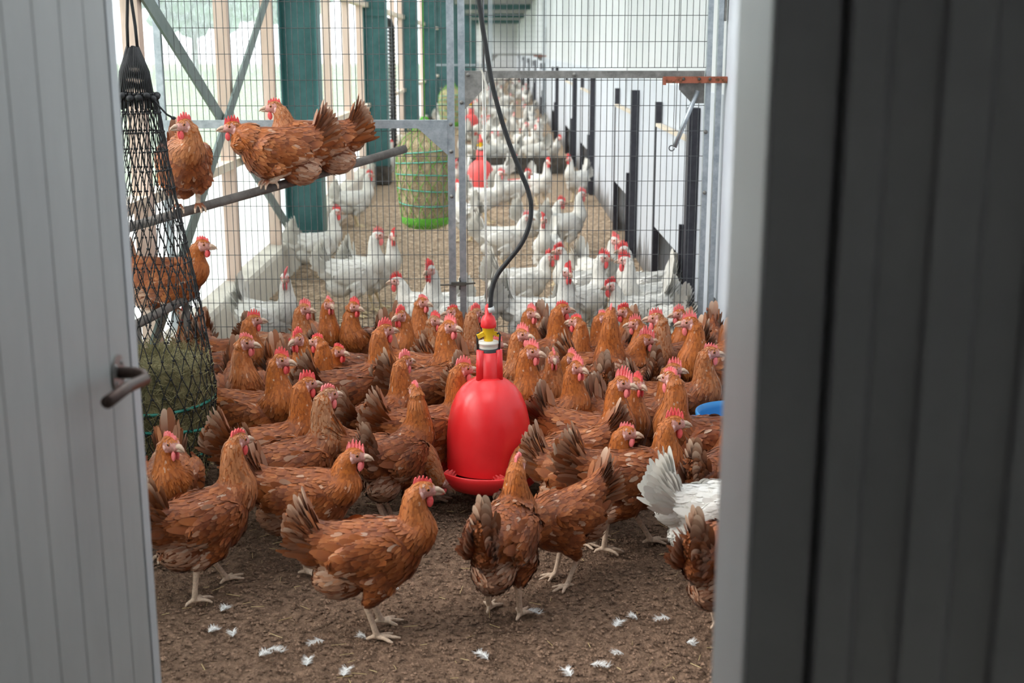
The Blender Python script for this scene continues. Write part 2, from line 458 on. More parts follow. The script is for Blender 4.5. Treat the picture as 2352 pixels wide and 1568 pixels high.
# dark cladding: trapezoid profile along x, running to the viewer's right
prof = []
def clad_pt(px, off):
    p = at_y(px, 784, 1.12)
    s = p.x - .262
    return (p.x, 1.118 - .10 * s - off)
pr = [(1746, 0), (1884, 0), (1890, -.02), (1900, -.02), (1904, .010), (1982, .010), (1998, 0), (2098, 0), (2103, .010), (2200, .010), (2216, 0), (2312, 0), (2318, .010), (2416, .010), (2432, 0), (2530, 0), (2536, .010), (2760, .010)]
pp = [clad_pt(a, b) for a, b in pr]
mb = MB()
vs = [(x, y, z) for (x, y) in pp for z in (0.0, 2.5)]
mb.add(vs, [(2 * i, 2 * i + 2, 2 * i + 3, 2 * i + 1) for i in range(len(pp) - 1)])
n0_ = len(vs)
vs2 = [(x, y + .05, z) for (x, y) in pp for z in (0.0, 2.5)]
mb.add(vs2, [(2 * i, 2 * i + 1, 2 * i + 3, 2 * i + 2) for i in range(len(pp) - 1)])
tag(mb.build('wall_dark_cladding', M['dark_cladding']), kind='structure')

dl_ = structure('door_1', (xd, 2.05, 0))
yy = 2.008
k = 0
sub(MB().box(xd - .045, xd - .004, 1.12, 2.045, .03, 2.1), 'core', M['black_guide'], dl_)
while yy > 1.16:
    lo = max(1.12, yy - .104)
    sub(MB().box(xd - .006, xd, lo + .0018, yy - .0018, .03, 2.1), 'board', M['door_paint'], dl_)
    yy = lo
sub(MB().box(xd - .047, xd + .0015, 2.0115, 2.05, .03, 2.1), 'edge_strip', M['door_edge'], dl_)
mat('handle_bronze', (0.055, 0.032, 0.026), 0.38, 0.6, col2=(0.09, 0.06, 0.05), scale=40)
mat('rose_steel', (0.22, 0.22, 0.21), 0.4, 0.8, col2=(0.30, 0.30, 0.29), scale=40)
hp_ = at_x(268, 856, xd)
hd_ = empty('lever', (0, 0, 0))
hd_.parent = dl_; hd_.matrix_parent_inverse = Matrix.Translation(-dl_.location)
def rose_disc(r, x0, x1):
    m_ = MB()
    n = 28
    pts = [(x0, hp_.y + r * math.cos(2 * math.pi * i / n), hp_.z + r * math.sin(2 * math.pi * i / n)) for i in range(n)]
    return m_.prism(pts, (x1 - x0, 0, 0))
rose_disc(.030, xd, xd + .004).build('rose', M['rose_steel'], hd_)
for a in (40, 140, 220, 320):
    MB().ell((xd + .0045, hp_.y + .021 * math.cos(R(a)), hp_.z + .021 * math.sin(R(a))), (.002, .0042, .0042), 8, 6).build('screw', M['rose_steel'], hd_)
e1 = at_x(246, 924, xd + .048)
MB().tube([(xd + .003, hp_.y, hp_.z), (xd + .030, hp_.y, hp_.z), (xd + .042, hp_.y - .003, hp_.z - .002), (xd + .048, hp_.y - .012, hp_.z - .008),
           (xd + .048, hp_.y * .5 + e1.y * .5, hp_.z * .5 + e1.z * .5), tuple(e1)], .0095, 12).build('grip', M['handle_bronze'], hd_)

# ---- outdoors on the left
tag(MB().add([(-140, -20, -.25), (XL - .14, -20, -.25), (XL - .14, 160, -.25), (-140, 160, -.25)], [(0, 1, 2, 3)]).build('field_ground', M['grass']), kind='structure')
tag(MB().add([(-30, 14, -.22), (-13, 26, -.22), (-15, 40, -.22), (-60, 34, -.22)], [(0, 1, 2, 3)]).build('path_ground', M['pale_gravel']), kind='structure')
tg = np.random.default_rng(5)
tlab = ['broad hazy tree seen through the window left of the black net', 'round hazy tree behind the window between brace bar and column', 'tall hazy tree beyond the pale path outside']
for i, (tx, ty_, th) in enumerate([(-34, 24, 9), (-42, 36, 11), (-38, 48, 12), (-30, 58, 10), (-44, 66, 13), (-30, 78, 11), (-22, 92, 12), (-36, 100, 14), (-20, 118, 12)]):
    t = empty('field_tree', (tx, ty_, -.25))
    MB().tube([(0, 0, 0), (.1, 0, th * .3), (0, .1, th * .6)], [.3, .22, .1], 8).build('trunk', M['bark'], t)
    cb = MB()
    for k in range(150):
        d = tg.normal(0, 1, 3); d /= np.linalg.norm(d)
        rr = tg.uniform(.55, 1.0)
        cb.ell((d[0] * th * .36 * rr, d[1] * th * .36 * rr, th * .62 + d[2] * th * .36 * rr), tuple(tg.uniform(.05, .11, 3) * th), 6, 4, smooth=False)
    cb.build('crown', M['leafage'], t)
    tag(t, tlab[i] if i < 3 else 'distant hazy tree of the hedge row outside the windows', 'tree', 'trees outside the window wall')
# ================================================================== fence, drinker, nets and fittings
WX0, WX1 = -1.50, at_y(1622, 300, YF).x
PX = at_y(1646, 300, YF).x
def fence(y0, first):
    dy = y0 - YF
    sfx = '' if first else ' at the far cross partition'
    def wires(name, x0, x1, z0, z1, m, rr=.0015, zs=None, label=None):
        mb = MB()
        x = x0
        dx = .0272
        while x < x1:
            w = .0012 * math.sin(x * 37)
            mb.tube([(x, 0, z0), (x + w, 0, (z0 + z1) / 2), (x, 0, z1)], rr, 4, caps=False)
            x += dx
        z = z0
        while z <= z1 + .001:
            mb.tube([(x0, .002, z), ((x0 + x1) / 2, .002, z - .001), (x1, .002, z)], rr, 4, caps=False)
            z += .1115
        o = mb.build(name, M['zinc_wire'])
        return o
    # fixed left panel
    fx = at_y(1036, 300, YF).x
    gx = at_y(1061, 300, YF).x
    zl = at_y(700, 285, YF).z
    zr = at_y(1300, 171, YF).z
    lp = empty('wire_fence_panel', (0, y0, 0))
    MB().box(WX0 - .012, WX0 + .018, -.012, .018, .02, ZC - .2).build('post', M['zinc'], lp)
    MB().box(fx - .016, fx + .016, -.014, .016, .02, ZC - .2).build('post', M['zinc'], lp)
    MB().box(WX0 + .018, fx - .016, -.016, .012, zl - .018, zl + .018).build('rail', M['zinc'], lp)
    MB().box(WX0 + .018, fx - .016, -.012, .012, .03, .06).build('bottom_rail', M['zinc'], lp)
    for s, xx in ((1, WX0 + .018), (-1, fx - .016)):
        MB().prism([(xx, -.018, zl - .018), (xx + s * .13, -.018, zl - .018), (xx, -.018, zl - .135)], (0, .004, 0)).build('gusset', M['zinc'], lp)
    for (bx, bz) in ((fx, zl), (WX0 + .06, zl - .04), (fx, zl - .12), (fx, zl - .32), (-.72, zl)):
        MB().tube([(bx, -.02, bz), (bx, -.012, bz)], .009, 10).build('bolt', M['zinc_dull'], lp)
    wires('mesh', WX0 + .02, fx - .012, .03, 2.68, 'zinc_wire').parent = lp
    tag(lp, 'fixed wire mesh fence panel left of the gate with a level zinc rail' if first else 'far wire mesh partition panel deep in the corridor, left side', 'fence')
    # gate
    g = empty('wire_gate', (0, y0, 0))
    MB().box(gx - .015, gx + .015, -.016, .016, .03, zr + .02).build('stile', M['zinc'], g)
    MB().box(WX1 - .012, WX1 + .012, -.016, .016, .03, zr + .02).build('stile', M['zinc'], g)
    MB().box(gx + .015, WX1 - .018, -.016, .016, zr - .016, zr + .016).build('top_rail', M['zinc_dull'], g)
    MB().box(gx + .015, WX1 - .018, -.016, .016, .03, .06).build('bottom_rail', M['zinc'], g)
    MB().prism([(gx + .015, -.02, zr - .016), (gx + .14, -.02, zr - .016), (gx + .015, -.02, zr - .15)], (0, .004, 0)).build('gusset', M['zinc_dull'], g)
    MB().prism([(WX1 - .13, -.02, zr - .03), (WX1 - .13, -.02, zr - .065), (WX1 - .07, -.02, zr - .125), (WX1 - .018, -.02, zr - .125), (WX1 - .018, -.02, zr - .03)], (0, .004, 0)).build('gusset', M['zinc_dull'], g)
    for (bx, bz) in ((gx + .03, zr), (gx, zr - .12), (-.02 + .35, zr), (WX1 - .005, zr - .25), (WX1, zr - .52)):
        MB().tube([(bx, -.022, bz), (bx, -.014, bz)], .009, 10).build('bolt', M['zinc_dull'], g)
    wires('mesh', gx + .02, WX1 - .01, .03, zr, 'zinc_wire').parent = g
    tag(g, 'wire mesh gate with zinc frame right of the double posts' if first else 'far wire mesh gate deep in the corridor', 'gate')
    o = empty('wire_fence_panel', (0, y0, 0))
    MB().box(gx - .015, gx + .015, -.016, .016, zr + .02, ZC - .2).build('post', M['zinc'], o)
    MB().box(WX1 - .010, WX1 + .012, -.016, .016, zr + .02, ZC - .2).build('post', M['zinc'], o)
    wires('mesh', gx + .01, WX1 - .01, zr + .03, 2.68, 'zinc_wire').parent = o
    tag(o, 'wire mesh infill panel above the gate rail' if first else 'far wire mesh infill above the distant gate', 'fence')
    h = empty('hinge_post', (PX, y0, 0))
    zb = at_y(1640, 738, YF).z
    MB().box(-.012, .012, -.02, .02, zb if first else 0, ZC - .2).build('upright', M['zinc'], h)
    MB().box(.012, .022, -.022, .02, zb, zb + .11).build('hinge_plate', M['zinc_dull'], h)
    MB().box(.010, .022, -.02, .02, 1.62, 1.95).build('hinge_plate', M['zinc_dull'], h)
    MB().tube([(-.018, -.012, zb + .06), (-.012, -.012, zb + .06)], .008, 8).build('bolt', M['rust_paint'], h)
    MB().box(-.012, .012, .0, .02, 0, zb).build('foot', M['white_panel'], h)
    tag(h, 'zinc hinge post of the gate against the white wall' if first else 'zinc hinge post of the far gate', 'post')
    r0, r1 = at_y(1525, 182, y0 - .03) if first else None, at_y(1668, 182, y0 - .03) if first else None
    if first:
        x0_, x1_, zz = r0.x, r1.x, r0.z
    else:
        x0_, x1_, zz = .73, .99, zr - .03
    rb_ = MB().box(x0_, x1_, y0 - .06, y0 - .022, zz - .016, zz + .012)
    rb_.box(x0_ - .004, x0_ + .006, y0 - .062, y0 - .02, zz - .024, zz + .012)
    o = empty('rusty_bracket', ((x0_ + x1_) / 2, y0, zz))
    b_ = rb_.build('bar', M['rust_paint']); b_.parent = o; b_.matrix_parent_inverse = Matrix.Translation(-o.location)
    for bx in (.3, .55, .72):
        q = MB().ell((x0_ + (x1_ - x0_) * bx, y0 - .062, zz + .002), (.007, .005, .007), 8, 6).build('bolt', M['stained_steel'])
        q.parent = o; q.matrix_parent_inverse = Matrix.Translation(-o.location)
    tag(o, 'rusty red-brown steel bracket bar over the gate corner' if first else 'small rusty bracket over the far gate', 'bracket')
    return zl, zr, fx, gx
zl, zr, fx, gx = fence(YF, True)
fence(27.0, False)
# strut rod on the gate corner
a, b = at_y(1603, 208, YF - .04), at_y(1549, 338, YF - .04)
st = empty('gate_strut', tuple(b))
o = MB().tube([a, b], .0105, 10).build('rod', M['zinc']); o.parent = st; o.matrix_parent_inverse = Matrix.Translation(-st.location)
hk = [b + Vector((.012 * math.cos(t) - .012, 0, -.012 * math.sin(t) - .004)) for t in np.linspace(0, 5, 10)]
o = MB().tube(hk, .003, 6).build('hook', M['zinc_wire']); o.parent = st; o.matrix_parent_inverse = Matrix.Translation(-st.location)
tag(st, 'slanting zinc strut rod with a hook hanging below the rusty bracket', 'strut')
# latch between the two centre posts
p = at_y(1054, 652, YF - .03)
lt = empty('gate_latch', tuple(p))
for nm, mb in (('bolt_rod', MB().tube([(-.085, 0, -.005), (.0, 0, -.002), (.075, 0, .004)], .004, 8)), ('body', MB().box(-.035, .035, -.008, .02, -.007, .007)),
               ('eye', MB().tube([(0, 0, .022 + 0), (.009, 0, .013), (0, 0, .004), (-.009, 0, .013), (0, 0, .022)], .003, 6)), ('pin', MB().tube([(.004, -.004, .03), (.004, -.004, -.026)], .0035, 6))):
    mb.build(nm, M['stained_steel'], lt)
tag(lt, 'small dark bolt latch joining the two centre fence posts', 'latch')

# ---- red bell drinker
mat('red_plastic', (0.72, 0.018, 0.022), 0.30, col2=(0.78, 0.030, 0.034), scale=4, spec=0.5, bump=0.03, bscale=60)
mat('red_faded', (0.70, 0.075, 0.07), 0.5, col2=(0.74, 0.11, 0.10), scale=4)
mat('yellow_plastic', (0.80, 0.47, 0.01), 0.35, col2=(0.86, 0.54, 0.02), scale=10)
mat('ivory_plastic', (0.66, 0.62, 0.54), 0.4, col2=(0.72, 0.69, 0.62), scale=10)
mat('black_rubber', (0.012, 0.012, 0.013), 0.55, col2=(0.022, 0.022, 0.024), scale=30, bump=0.1)
mat('white_cord', (0.72, 0.70, 0.66), 0.8, col2=(0.60, 0.58, 0.54), scale=90)
mat('clear_tube', (0.55, 0.56, 0.56), 0.3, col2=(0.62, 0.63, 0.63), scale=10)
DY = 3.95
def zat(py, px=1122): return at_y(px, py, DY).z
def make_drinker():
    d = empty('bell_drinker', (0, 0, 0))
    PXM = 1.0 / (FPX / math.hypot(DY * math.cos(PITCH) + (1.5 - .3) * math.sin(PITCH), 0))
    z0 = .115
    bell = [(97, 1068), (97.5, 1046), (97, 1000), (93, 962), (86, 932), (75, 906), (62, 888), (46, 875), (33, 868), (29, 864)]
    pr = [(r * PXM, zat(y)) for r, y in bell]
    MB().lathe(pr + [(.026, pr[-1][1]), (.026, pr[-1][1] - .01)] + [(r - .004, z) for r, z in reversed(pr[:-2])], 48).build('bell', M['red_plastic'], d)
    zn0, zn1 = pr[-1][1] - .012, zat(806)
    nk = [(.0405, zn0), (.039, zn0 + .02), (.036, zn1), (.032, zn1), (.032, zn1 - .02)]
    n_ = MB().lathe(nk, 32)
    for a in (100, 220, 340):      # raised bosses of the neck
        c, s = math.cos(R(a)) * .034, math.sin(R(a)) * .034
        n_.tube([(c, s, zn0), (c, s, zn1 + .008)], [.016, .014], 10)
    n_.build('neck', M['red_plastic'], d)
    zp = zat(1092, 1126)
    z0 = max(.085, zp - .02)
    pan = [(.0, z0 + .004), (.12, z0), (.150, z0 + .004), (.176, z0 + .030), (.187, z0 + .052), (.189, z0 + .068), (.186, z0 + .071), (.182, z0 + .066), (.170, z0 + .036), (.146, z0 + .014), (.11, z0 + .012), (.11, z0 + .03)]
    MB().lathe(pan, 56).build('pan', M['red_plastic'], d)
    MB().lathe([(.034, zn1 - .012), (.034, zat(798)), (.0, zat(798))], 24).build('seal_ring', M['black_rubber'], d)
    MB().lathe([(.031, zat(798)), (.031, zat(790)), (.034, zat(788)), (.034, zat(784)), (.014, zat(782))], 24).build('collar', M['ivory_plastic'], d)
    y_ = MB().lathe([(.015, zat(784)), (.015, zat(768)), (.019, zat(764)), (.019, zat(752)), (.023, zat(750)), (.023, zat(744)), (.0, zat(744))], 20)
    for a in (20, 200):
        c, s = math.cos(R(a)), math.sin(R(a))
        y_.bar((c * .012, s * .012, zat(764)), (c * .038, s * .038, zat(771)), .012, .014)
    y_.build('valve', M['yellow_plastic'], d)
    MB().lathe([(.024, zat(751)), (.026, zat(748)), (.025, zat(738)), (.020, zat(727)), (.012, zat(722)), (.011, zat(703)), (.006, zat(698)), (.0, zat(698))], 20).build('cap', M['red_plastic'], d)
    for s in (-1, 1):
        MB().tube([(s * .034, -.006, zat(818)), (s * .036, -.006, zat(784)), (s * .038, -.006, zat(768)), (s * .034, -.006, zat(763)), (s * .028, -.006, zat(766))], .0035, 8).build('hook', M['black_rubber'], d)
    return d
dr = make_drinker()
dp = at_y(1123, 1000, DY)
dr.location = (dp.x, DY, 0)
tag(dr, 'bright red bell drinker with pan hanging among the brown hens', 'drinker', 'hanging bell drinkers')
def copy_tree(o, parent=None):
    c = o.copy(); COL.objects.link(c)
    c.parent = parent
    for ch in o.children: copy_tree(ch, c)
    return c
for px, py, y, lab in ((1104, 420, 12.2, 'faded red bell drinker behind the gate among white hens'), (1082, 250, 21, 'small red drinker far back beside the gate gusset')):
    c = copy_tree(dr); c.location = (at_y(px, py, y).x, y, 0); c['label'] = lab
    for ch in c.children:
        if ch.material_slots and ch.material_slots[0].material == M['red_plastic']:
            ch.material_slots[0].link = 'OBJECT'; ch.material_slots[0].material = M['red_faded']
    k = MB().tube([(c.location.x, y, zat(698)), (c.location.x, y, ZC)], .004, 5).build('drinker_cord', M['white_cord'])
    tag(k, 'white cord holding the ' + {12.2: 'faded red drinker behind the gate', 21: 'smallest far red drinker'}[y], 'cord')
fp = empty('feed_pan', (at_y(1194, 392, 13.6).x, 13.6, 0))
MB().lathe([(.0, .0), (.13, .0), (.15, .02), (.165, .10), (.172, .105), (.158, .10), (.14, .02), (.0, .015)], 32).build('bowl', M['red_faded'], fp)
MB().lathe([(.0, .06), (.05, .05), (.05, .015), (.0, .015)], 16).build('grain_cone', M['red_faded'], fp)
tag(fp, 'round red feed pan on the litter right of the faded drinker', 'feed pan')
# supply hose and cord
hx = [(1096, -60), (1104, 30), (1118, 120), (1130, 190), (1150, 268), (1172, 335), (1196, 395), (1212, 435), (1220, 475), (1214, 522), (1196, 562), (1166, 600), (1143, 630), (1131, 660), (1127, 690), (1127, 708)]
pts = [at_y(x, y, DY - .01 + (.10 if y < 100 else 0) * 0) for x, y in hx]
top = pts[0]
pts = [Vector((top.x - .02, DY, ZC))] + [Vector((top.x - .008, DY, 2.2))] + pts
hs = empty('water_hose', tuple(pts[-1]))
def smooth_path(P, n=6):
    out = []
    for i in range(len(P) - 1):
        p0, p1, p2, p3 = P[max(i - 1, 0)], P[i], P[i + 1], P[min(i + 2, len(P) - 1)]
        for k in range(n):
            t = k / n
            out.append(.5 * ((2 * p1) + (p2 - p0) * t + (2 * p0 - 5 * p1 + 4 * p2 - p3) * t * t + (3 * p1 - p0 - 3 * p2 + p3) * t ** 3))
    out.append(P[-1])
    return out
o = MB().tube(smooth_path(pts), .0078, 10).build('hose', M['black_rubber']); o.parent = hs; o.matrix_parent_inverse = Matrix.Translation(-hs.location)
o = MB().tube([pts[-1] + Vector((0, 0, .004)), pts[-1] - Vector((-.004, 0, .012))], .011, 10).build('connector', M['clear_tube']); o.parent = hs; o.matrix_parent_inverse = Matrix.Translation(-hs.location)
tag(hs, 'black water hose curving down to the red drinker', 'hose')
c0 = at_y(1118, 700, DY); c1 = at_y(1111, 165, DY)
cd = empty('drinker_cord', tuple(c0))
for dx in (-.004, .004):
    o = MB().tube([c0 + Vector((0, 0, 0)), c1 + Vector((dx, 0, 0))], .0022, 6).build('cord', M['white_cord']); o.parent = cd; o.matrix_parent_inverse = Matrix.Translation(-cd.location)
o = MB().tube([c1, Vector((c1.x - .008, DY, ZC))], .0035, 6).build('cord', M['zinc']); o.parent = cd; o.matrix_parent_inverse = Matrix.Translation(-cd.location)
o = MB().bar(at_y(1106, 160, DY - .006), at_y(1120, 205, DY - .006), .007, .006).build('clip', M['ivory_plastic']); o.parent = cd; o.matrix_parent_inverse = Matrix.Translation(-cd.location)
tag(cd, 'thin white double cord holding up the bright red drinker', 'cord')

# ---- perch pole
mat('perch_wood', (0.085, 0.075, 0.068), 0.8, col2=(0.17, 0.15, 0.135), scale=14, bump=0.4, bscale=60)
PA, PB = at_y(395, 494, 4.72), at_y(930, 342, 5.52)
pdir = (PB - PA)
PA2 = PA - pdir * .20
tag(MB().tube([PA2, PA, (PA + PB) / 2 + Vector((0, 0, -.004)), PB], .0185, 12).build('perch_pole', M['perch_wood']), 'dark round perch pole sloping across the wire fence under three brown hens', 'perch')
low = empty('perch_rail', (XL + .04, 4.62, 0))
MB().tube([(.0, -.25, .50), (.10, .50, .50)], .018, 10).build('rail', M['perch_wood'], low)
MB().tube([(.03, -.10, .49), (.02, -.10, 0)], .014, 8).build('leg', M['perch_wood'], low)
MB().tube([(.08, .42, .49), (.07, .44, 0)], .014, 8).build('leg', M['perch_wood'], low)
tag(low, 'low dark perch rail on legs behind the black hay net', 'perch')

# ---- hay nets
def hay_material(name, a, b):
    mat(name, a, 0.9, col2=b, scale=24, detail=8, bump=1.0, bscale=80, stretch=(1, 1, .5))
hay_material('hay_olive', (0.06, 0.055, 0.022), (0.26, 0.22, 0.10))
hay_material('hay_tan', (0.30, 0.22, 0.12), (0.60, 0.49, 0.31))
mat('hay_blade', (0.16, 0.14, 0.06), 0.8, col2=(0.36, 0.31, 0.15), scale=30)
mat('hay_blade_tan', (0.40, 0.31, 0.17), 0.8, col2=(0.62, 0.50, 0.32), scale=30)
mat('net_black', (0.010, 0.010, 0.012), 0.7, col2=(0.022, 0.022, 0.024), scale=60)
mat('net_green', (0.10, 0.42, 0.03), 0.55, col2=(0.16, 0.52, 0.06), scale=60)
mat('strap_teal', (0.02, 0.20, 0.15), 0.5, col2=(0.03, 0.26, 0.20), scale=20)
mat('strap_mint', (0.10, 0.42, 0.33), 0.5, col2=(0.14, 0.50, 0.40), scale=20)
def interp_prof(prof, z):
    zs = [p[0] for p in prof]; rs = [p[1] for p in prof]
    return float(np.interp(z, zs, rs))
def hay_lump(name, prof, z0, z1, base, blade, parent, seed, nbl, n=26):
    """hay body (lathe with lumps) and a coat of blades"""
    g = np.random.default_rng(seed)
    rows = 16
    vs, fs = [], []
    for i in range(rows + 1):
        z = z0 + (z1 - z0) * i / rows
        r = interp_prof(prof, z) * .96
        if i == 0 or i == rows: r *= .55
        for k in range(n):
            a = 2 * math.pi * k / n
            q = r * (1 + .05 * mnoise.noise(Vector((math.cos(a) * 3, math.sin(a) * 3, z * 14))))
            vs.append((q * math.cos(a), q * math.sin(a), z))
    for i in range(rows):
        for k in range(n):
            fs.append((i * n + k, i * n + (k + 1) % n, (i + 1) * n + (k + 1) % n, (i + 1) * n + k))
    fs += [tuple(range(n - 1, -1, -1)), tuple(rows * n + k for k in range(n))]
    h = MB().add(vs, fs, True).build(name, base, parent)
    mb = MB()
    for i in range(nbl):
        z = g.uniform(z0, z1); a = g.uniform(0, 6.283); r = interp_prof(prof, z) * .965
        L = g.uniform(.02, .06); t = g.uniform(0, 6.283)
        if i % 6 == 0: z = z1 - .002; r *= g.uniform(0, 1)
        p0 = Vector((r * math.cos(a), r * math.sin(a), z))
        tg_ = Vector((-math.sin(a), math.cos(a), 0)) * math.cos(t) + Vector((0, 0, 1)) * math.sin(t)
        p1 = p0 + tg_ * L + Vector((math.cos(a), math.sin(a), 0)) * g.uniform(0, .01)
        mb.tube([p0, p1], .0011, 3, caps=False)
    tag(mb.build('hay_blades', blade, parent), kind='stuff')
    return h
def net_mesh(prof, z0, z1, n, turn, rw, seed, knots=True, rows=26):
    mb = MB(); g = np.random.default_rng(seed)
    for sgn in (-1, 1):
        for k in range(n):
            pts = []
            for i in range(rows + 1):
                z = z0 + (z1 - z0) * i / rows
                a = 2 * math.pi * k / n + sgn * turn * i / rows + .02 * math.sin(i * 1.7 + k)
                r = interp_prof(prof, z) + .0015 + .002 * math.sin(k * 2.1 + i)
                pts.append((r * math.cos(a), r * math.sin(a), z))
            mb.tube(pts, rw, 3, caps=False)
            if knots:
                for i in range(0, rows + 1, 2):
                    mb.ell(pts[i], (rw * 2.3,) * 3, 4, 3)
    return mb
NY = 4.12
nc = at_y(360, 920, NY)
def nz(py): return at_y(nc and 360, py, NY).z
nprof = [(.0, .10), (.03, .135), (.10, .165), (nz(980), .192), (nz(900), .200), (nz(800), .185), (nz(700), .166), (nz(600), .140), (nz(500), .116), (nz(400), .095), (nz(300), .078), (nz(230), .066), (nz(160), .045), (nz(115), .022)]
net = empty('hay_net', (nc.x, NY, 0))
net_mesh(nprof, .012, nz(215), 30, 2.6, .0019, 3, rows=44).build('net', M['net_black'], net)
nb = MB()
g_ = np.random.default_rng(9)
for k in range(46):
    a = 2 * math.pi * k / 46
    z2 = nz(235 + 20 * g_.random())
    nb.tube([(.060 * math.cos(a), .060 * math.sin(a), z2), (.046 * math.cos(a + .2), .046 * math.sin(a + .2), nz(165)), (.018 * math.cos(a + .4), .018 * math.sin(a + .4), nz(112) + .01 * g_.random())], .0026, 4)
nb.build('gathered_top', M['net_black'], net)
rg = MB()
for k in range(16):
    a = 2 * math.pi * k / 16
    rg.ell((.066 * math.cos(a), .066 * math.sin(a), nz(222) + .006 * math.sin(k * 2.4)), (.013, .013, .011), 7, 5)
rg.build('draw_knots', M['net_black'], net)
q = [(.062, -.03, nz(225)), (.085, -.035, nz(245)), (.105, -.03, nz(262)), (.125, -.03, nz(270))]
MB().tube(q, .0032, 6).ell(q[-1], (.009, .006, .006), 6, 4).build('drawstring', M['net_black'], net)
rp = MB()
for s in (-1, 1):
    rp.tube([(s * .016, 0, nz(125)), (s * .013, 0, nz(60)), (s * .004, 0, nz(-20)), (0, 0, ZC)], .0052, 6)
rp.build('hanging_rope', M['net_black'], net)
tag(net, 'tall black knotted hay net hanging beside the open white door', 'hay net')
hb = empty('hay_bale', (nc.x, NY, 0))
hay_lump('hay', nprof, .02, nz(812), M['hay_olive'], M['hay_blade'], hb, 4, 4200)
for py, tl_ in ((915, .004), (965, -.012), (1035, .012)):
    z = nz(py); r = interp_prof(nprof, z) * .975
    MB().tube([(r * math.cos(t), r * math.sin(t), z + tl_ * math.cos(t * 2)) for t in np.linspace(0, 2 * math.pi, 33)], .006, 5, caps=False).build('strap', M['strap_teal'], hb)
tag(hb, 'dark olive hay bale with teal straps inside the black net', 'hay bale')

def green_net(px, ptop, pbot, pknot, wpx, y, label, hlabel, first):
    c = at_y(px, (ptop + pbot) / 2, y)
    zt, zb, zk = at_y(px, ptop, y).z, at_y(px, pbot, y).z, at_y(px, pknot, y).z
    r = wpx / 2 * c.y / FPX * 1.02
    H = zt - zb
    prof = [(zb, r * .62), (zb + .06 * H, r * .80), (zb + .25 * H, r * .90), (zb + .6 * H, r), (zb + .8 * H, r * .97), (zb + .93 * H, r * .72), (zt, r * .42), (zk, .012)]
    e = empty('green_hay_net', (c.x, y, 0))
    net_mesh(prof, zb, zk, 15, 2.2, .0019, 5, knots=False, rows=22).build('net', M['net_green'], e)
    # solid woven bottom cap
    MB().lathe([(.0, zb - .004), (r * .5, zb - .004), (r * .82, zb + .05 * H), (r * .86, zb + .12 * H)], 24).build('net_foot', M['net_green'], e)
    MB().tube([(0, 0, zk), (0, 0, ZC)], .0045, 6).build('cord', M['net_green'], e)
    tag(e, label, 'hay net', 'green hay nets')
    hb = empty('hay_bale', (c.x, y, 0))
    hay_lump('hay', prof, zb + .002, zt - .02, M['hay_tan'], M['hay_blade_tan'], hb, 6 if first else 7, 2600 if first else 600)
    for k, f in enumerate((.80, .68, .55, .40, .26)):
        z = zb + f * H; rr = interp_prof(prof, z) * 1.0
        MB().tube([(rr * math.cos(t), rr * math.sin(t), z + .012 * math.cos(t + k)) for t in np.linspace(0, 2 * math.pi, 29)], .004, 4, caps=False).build('strap', M['strap_mint'], hb)
    tag(hb, hlabel, 'hay bale')
green_net(977, 300, 521, 268, 132, 7.3, 'bright green hay net hanging behind the fence left of the centre posts', 'tan hay bale inside the nearer green net', True)
green_net(1037, 200, 290, 182, 58, 15.5, 'smaller green hay net further back, beside the centre posts', 'tan hay bale inside the smaller far green net', False)

# ---- rubber hoop, tub, board, corrugated pipe
mat('tub_blue', (0.03, 0.21, 0.50), 0.45, col2=(0.04, 0.26, 0.58), scale=6)
hp2 = at_z(392, 790, .05)
hoop = MB()
hoop.tube([(.125 * math.cos(t), .02 * math.sin(t * 2), .125 * math.sin(t)) for t in np.linspace(0, 2 * math.pi, 33)], .017, 8, caps=False)
o = hoop.build('rubber_hoop', M['black_rubber']); o.location = (hp2.x, hp2.y + .1, .12)
tag(o, 'black rubber hoop standing on the floor behind the hay net', 'hoop')
tub = empty('feed_tub', (.83, 4.16, 0))
MB().lathe([(.0, .012), (.115, .0), (.118, .01), (.138, .245), (.146, .255), (.146, .265), (.138, .265), (.132, .245), (.112, .02), (.0, .018)], 40).build('bowl', M['tub_blue'], tub)
for s in (-1, 1):
    MB().bar((s * .145, -.03, .235), (s * .145, .03, .235), .02, .02).build('grip', M['tub_blue'], tub)
tag(tub, 'round blue plastic tub by the right wall behind the hens', 'tub')
b0 = at_z(1040, 392, 0)
tag(MB().box(-.62, .90, 15.4, 15.44, 0, .20).build('low_board', M['stained_steel']), 'low dark board lying across the litter among the white hens', 'board')
cp = MB()
pxx = at_x(893, 200, XL + .12)
prf = []
z = .25
while z < 1.75:
    prf += [(.045, z), (.045, z + .022), (.036, z + .026), (.036, z + .04)]
    z += .044
cp.lathe(prf, 12)
cpo = empty('corrugated_pipe', (XL + .10, 15.6, 0))
cp.build('ribbed_tube', M['black_rubber'], cpo)
MB().tube([(0, 0, 1.75), (-.02, 0, 1.83), (-.09, 0, 1.86)], .04, 10).build('elbow', M['black_rubber'], cpo)
tag(cpo, 'black corrugated pipe running up beside the second green column', 'pipe')
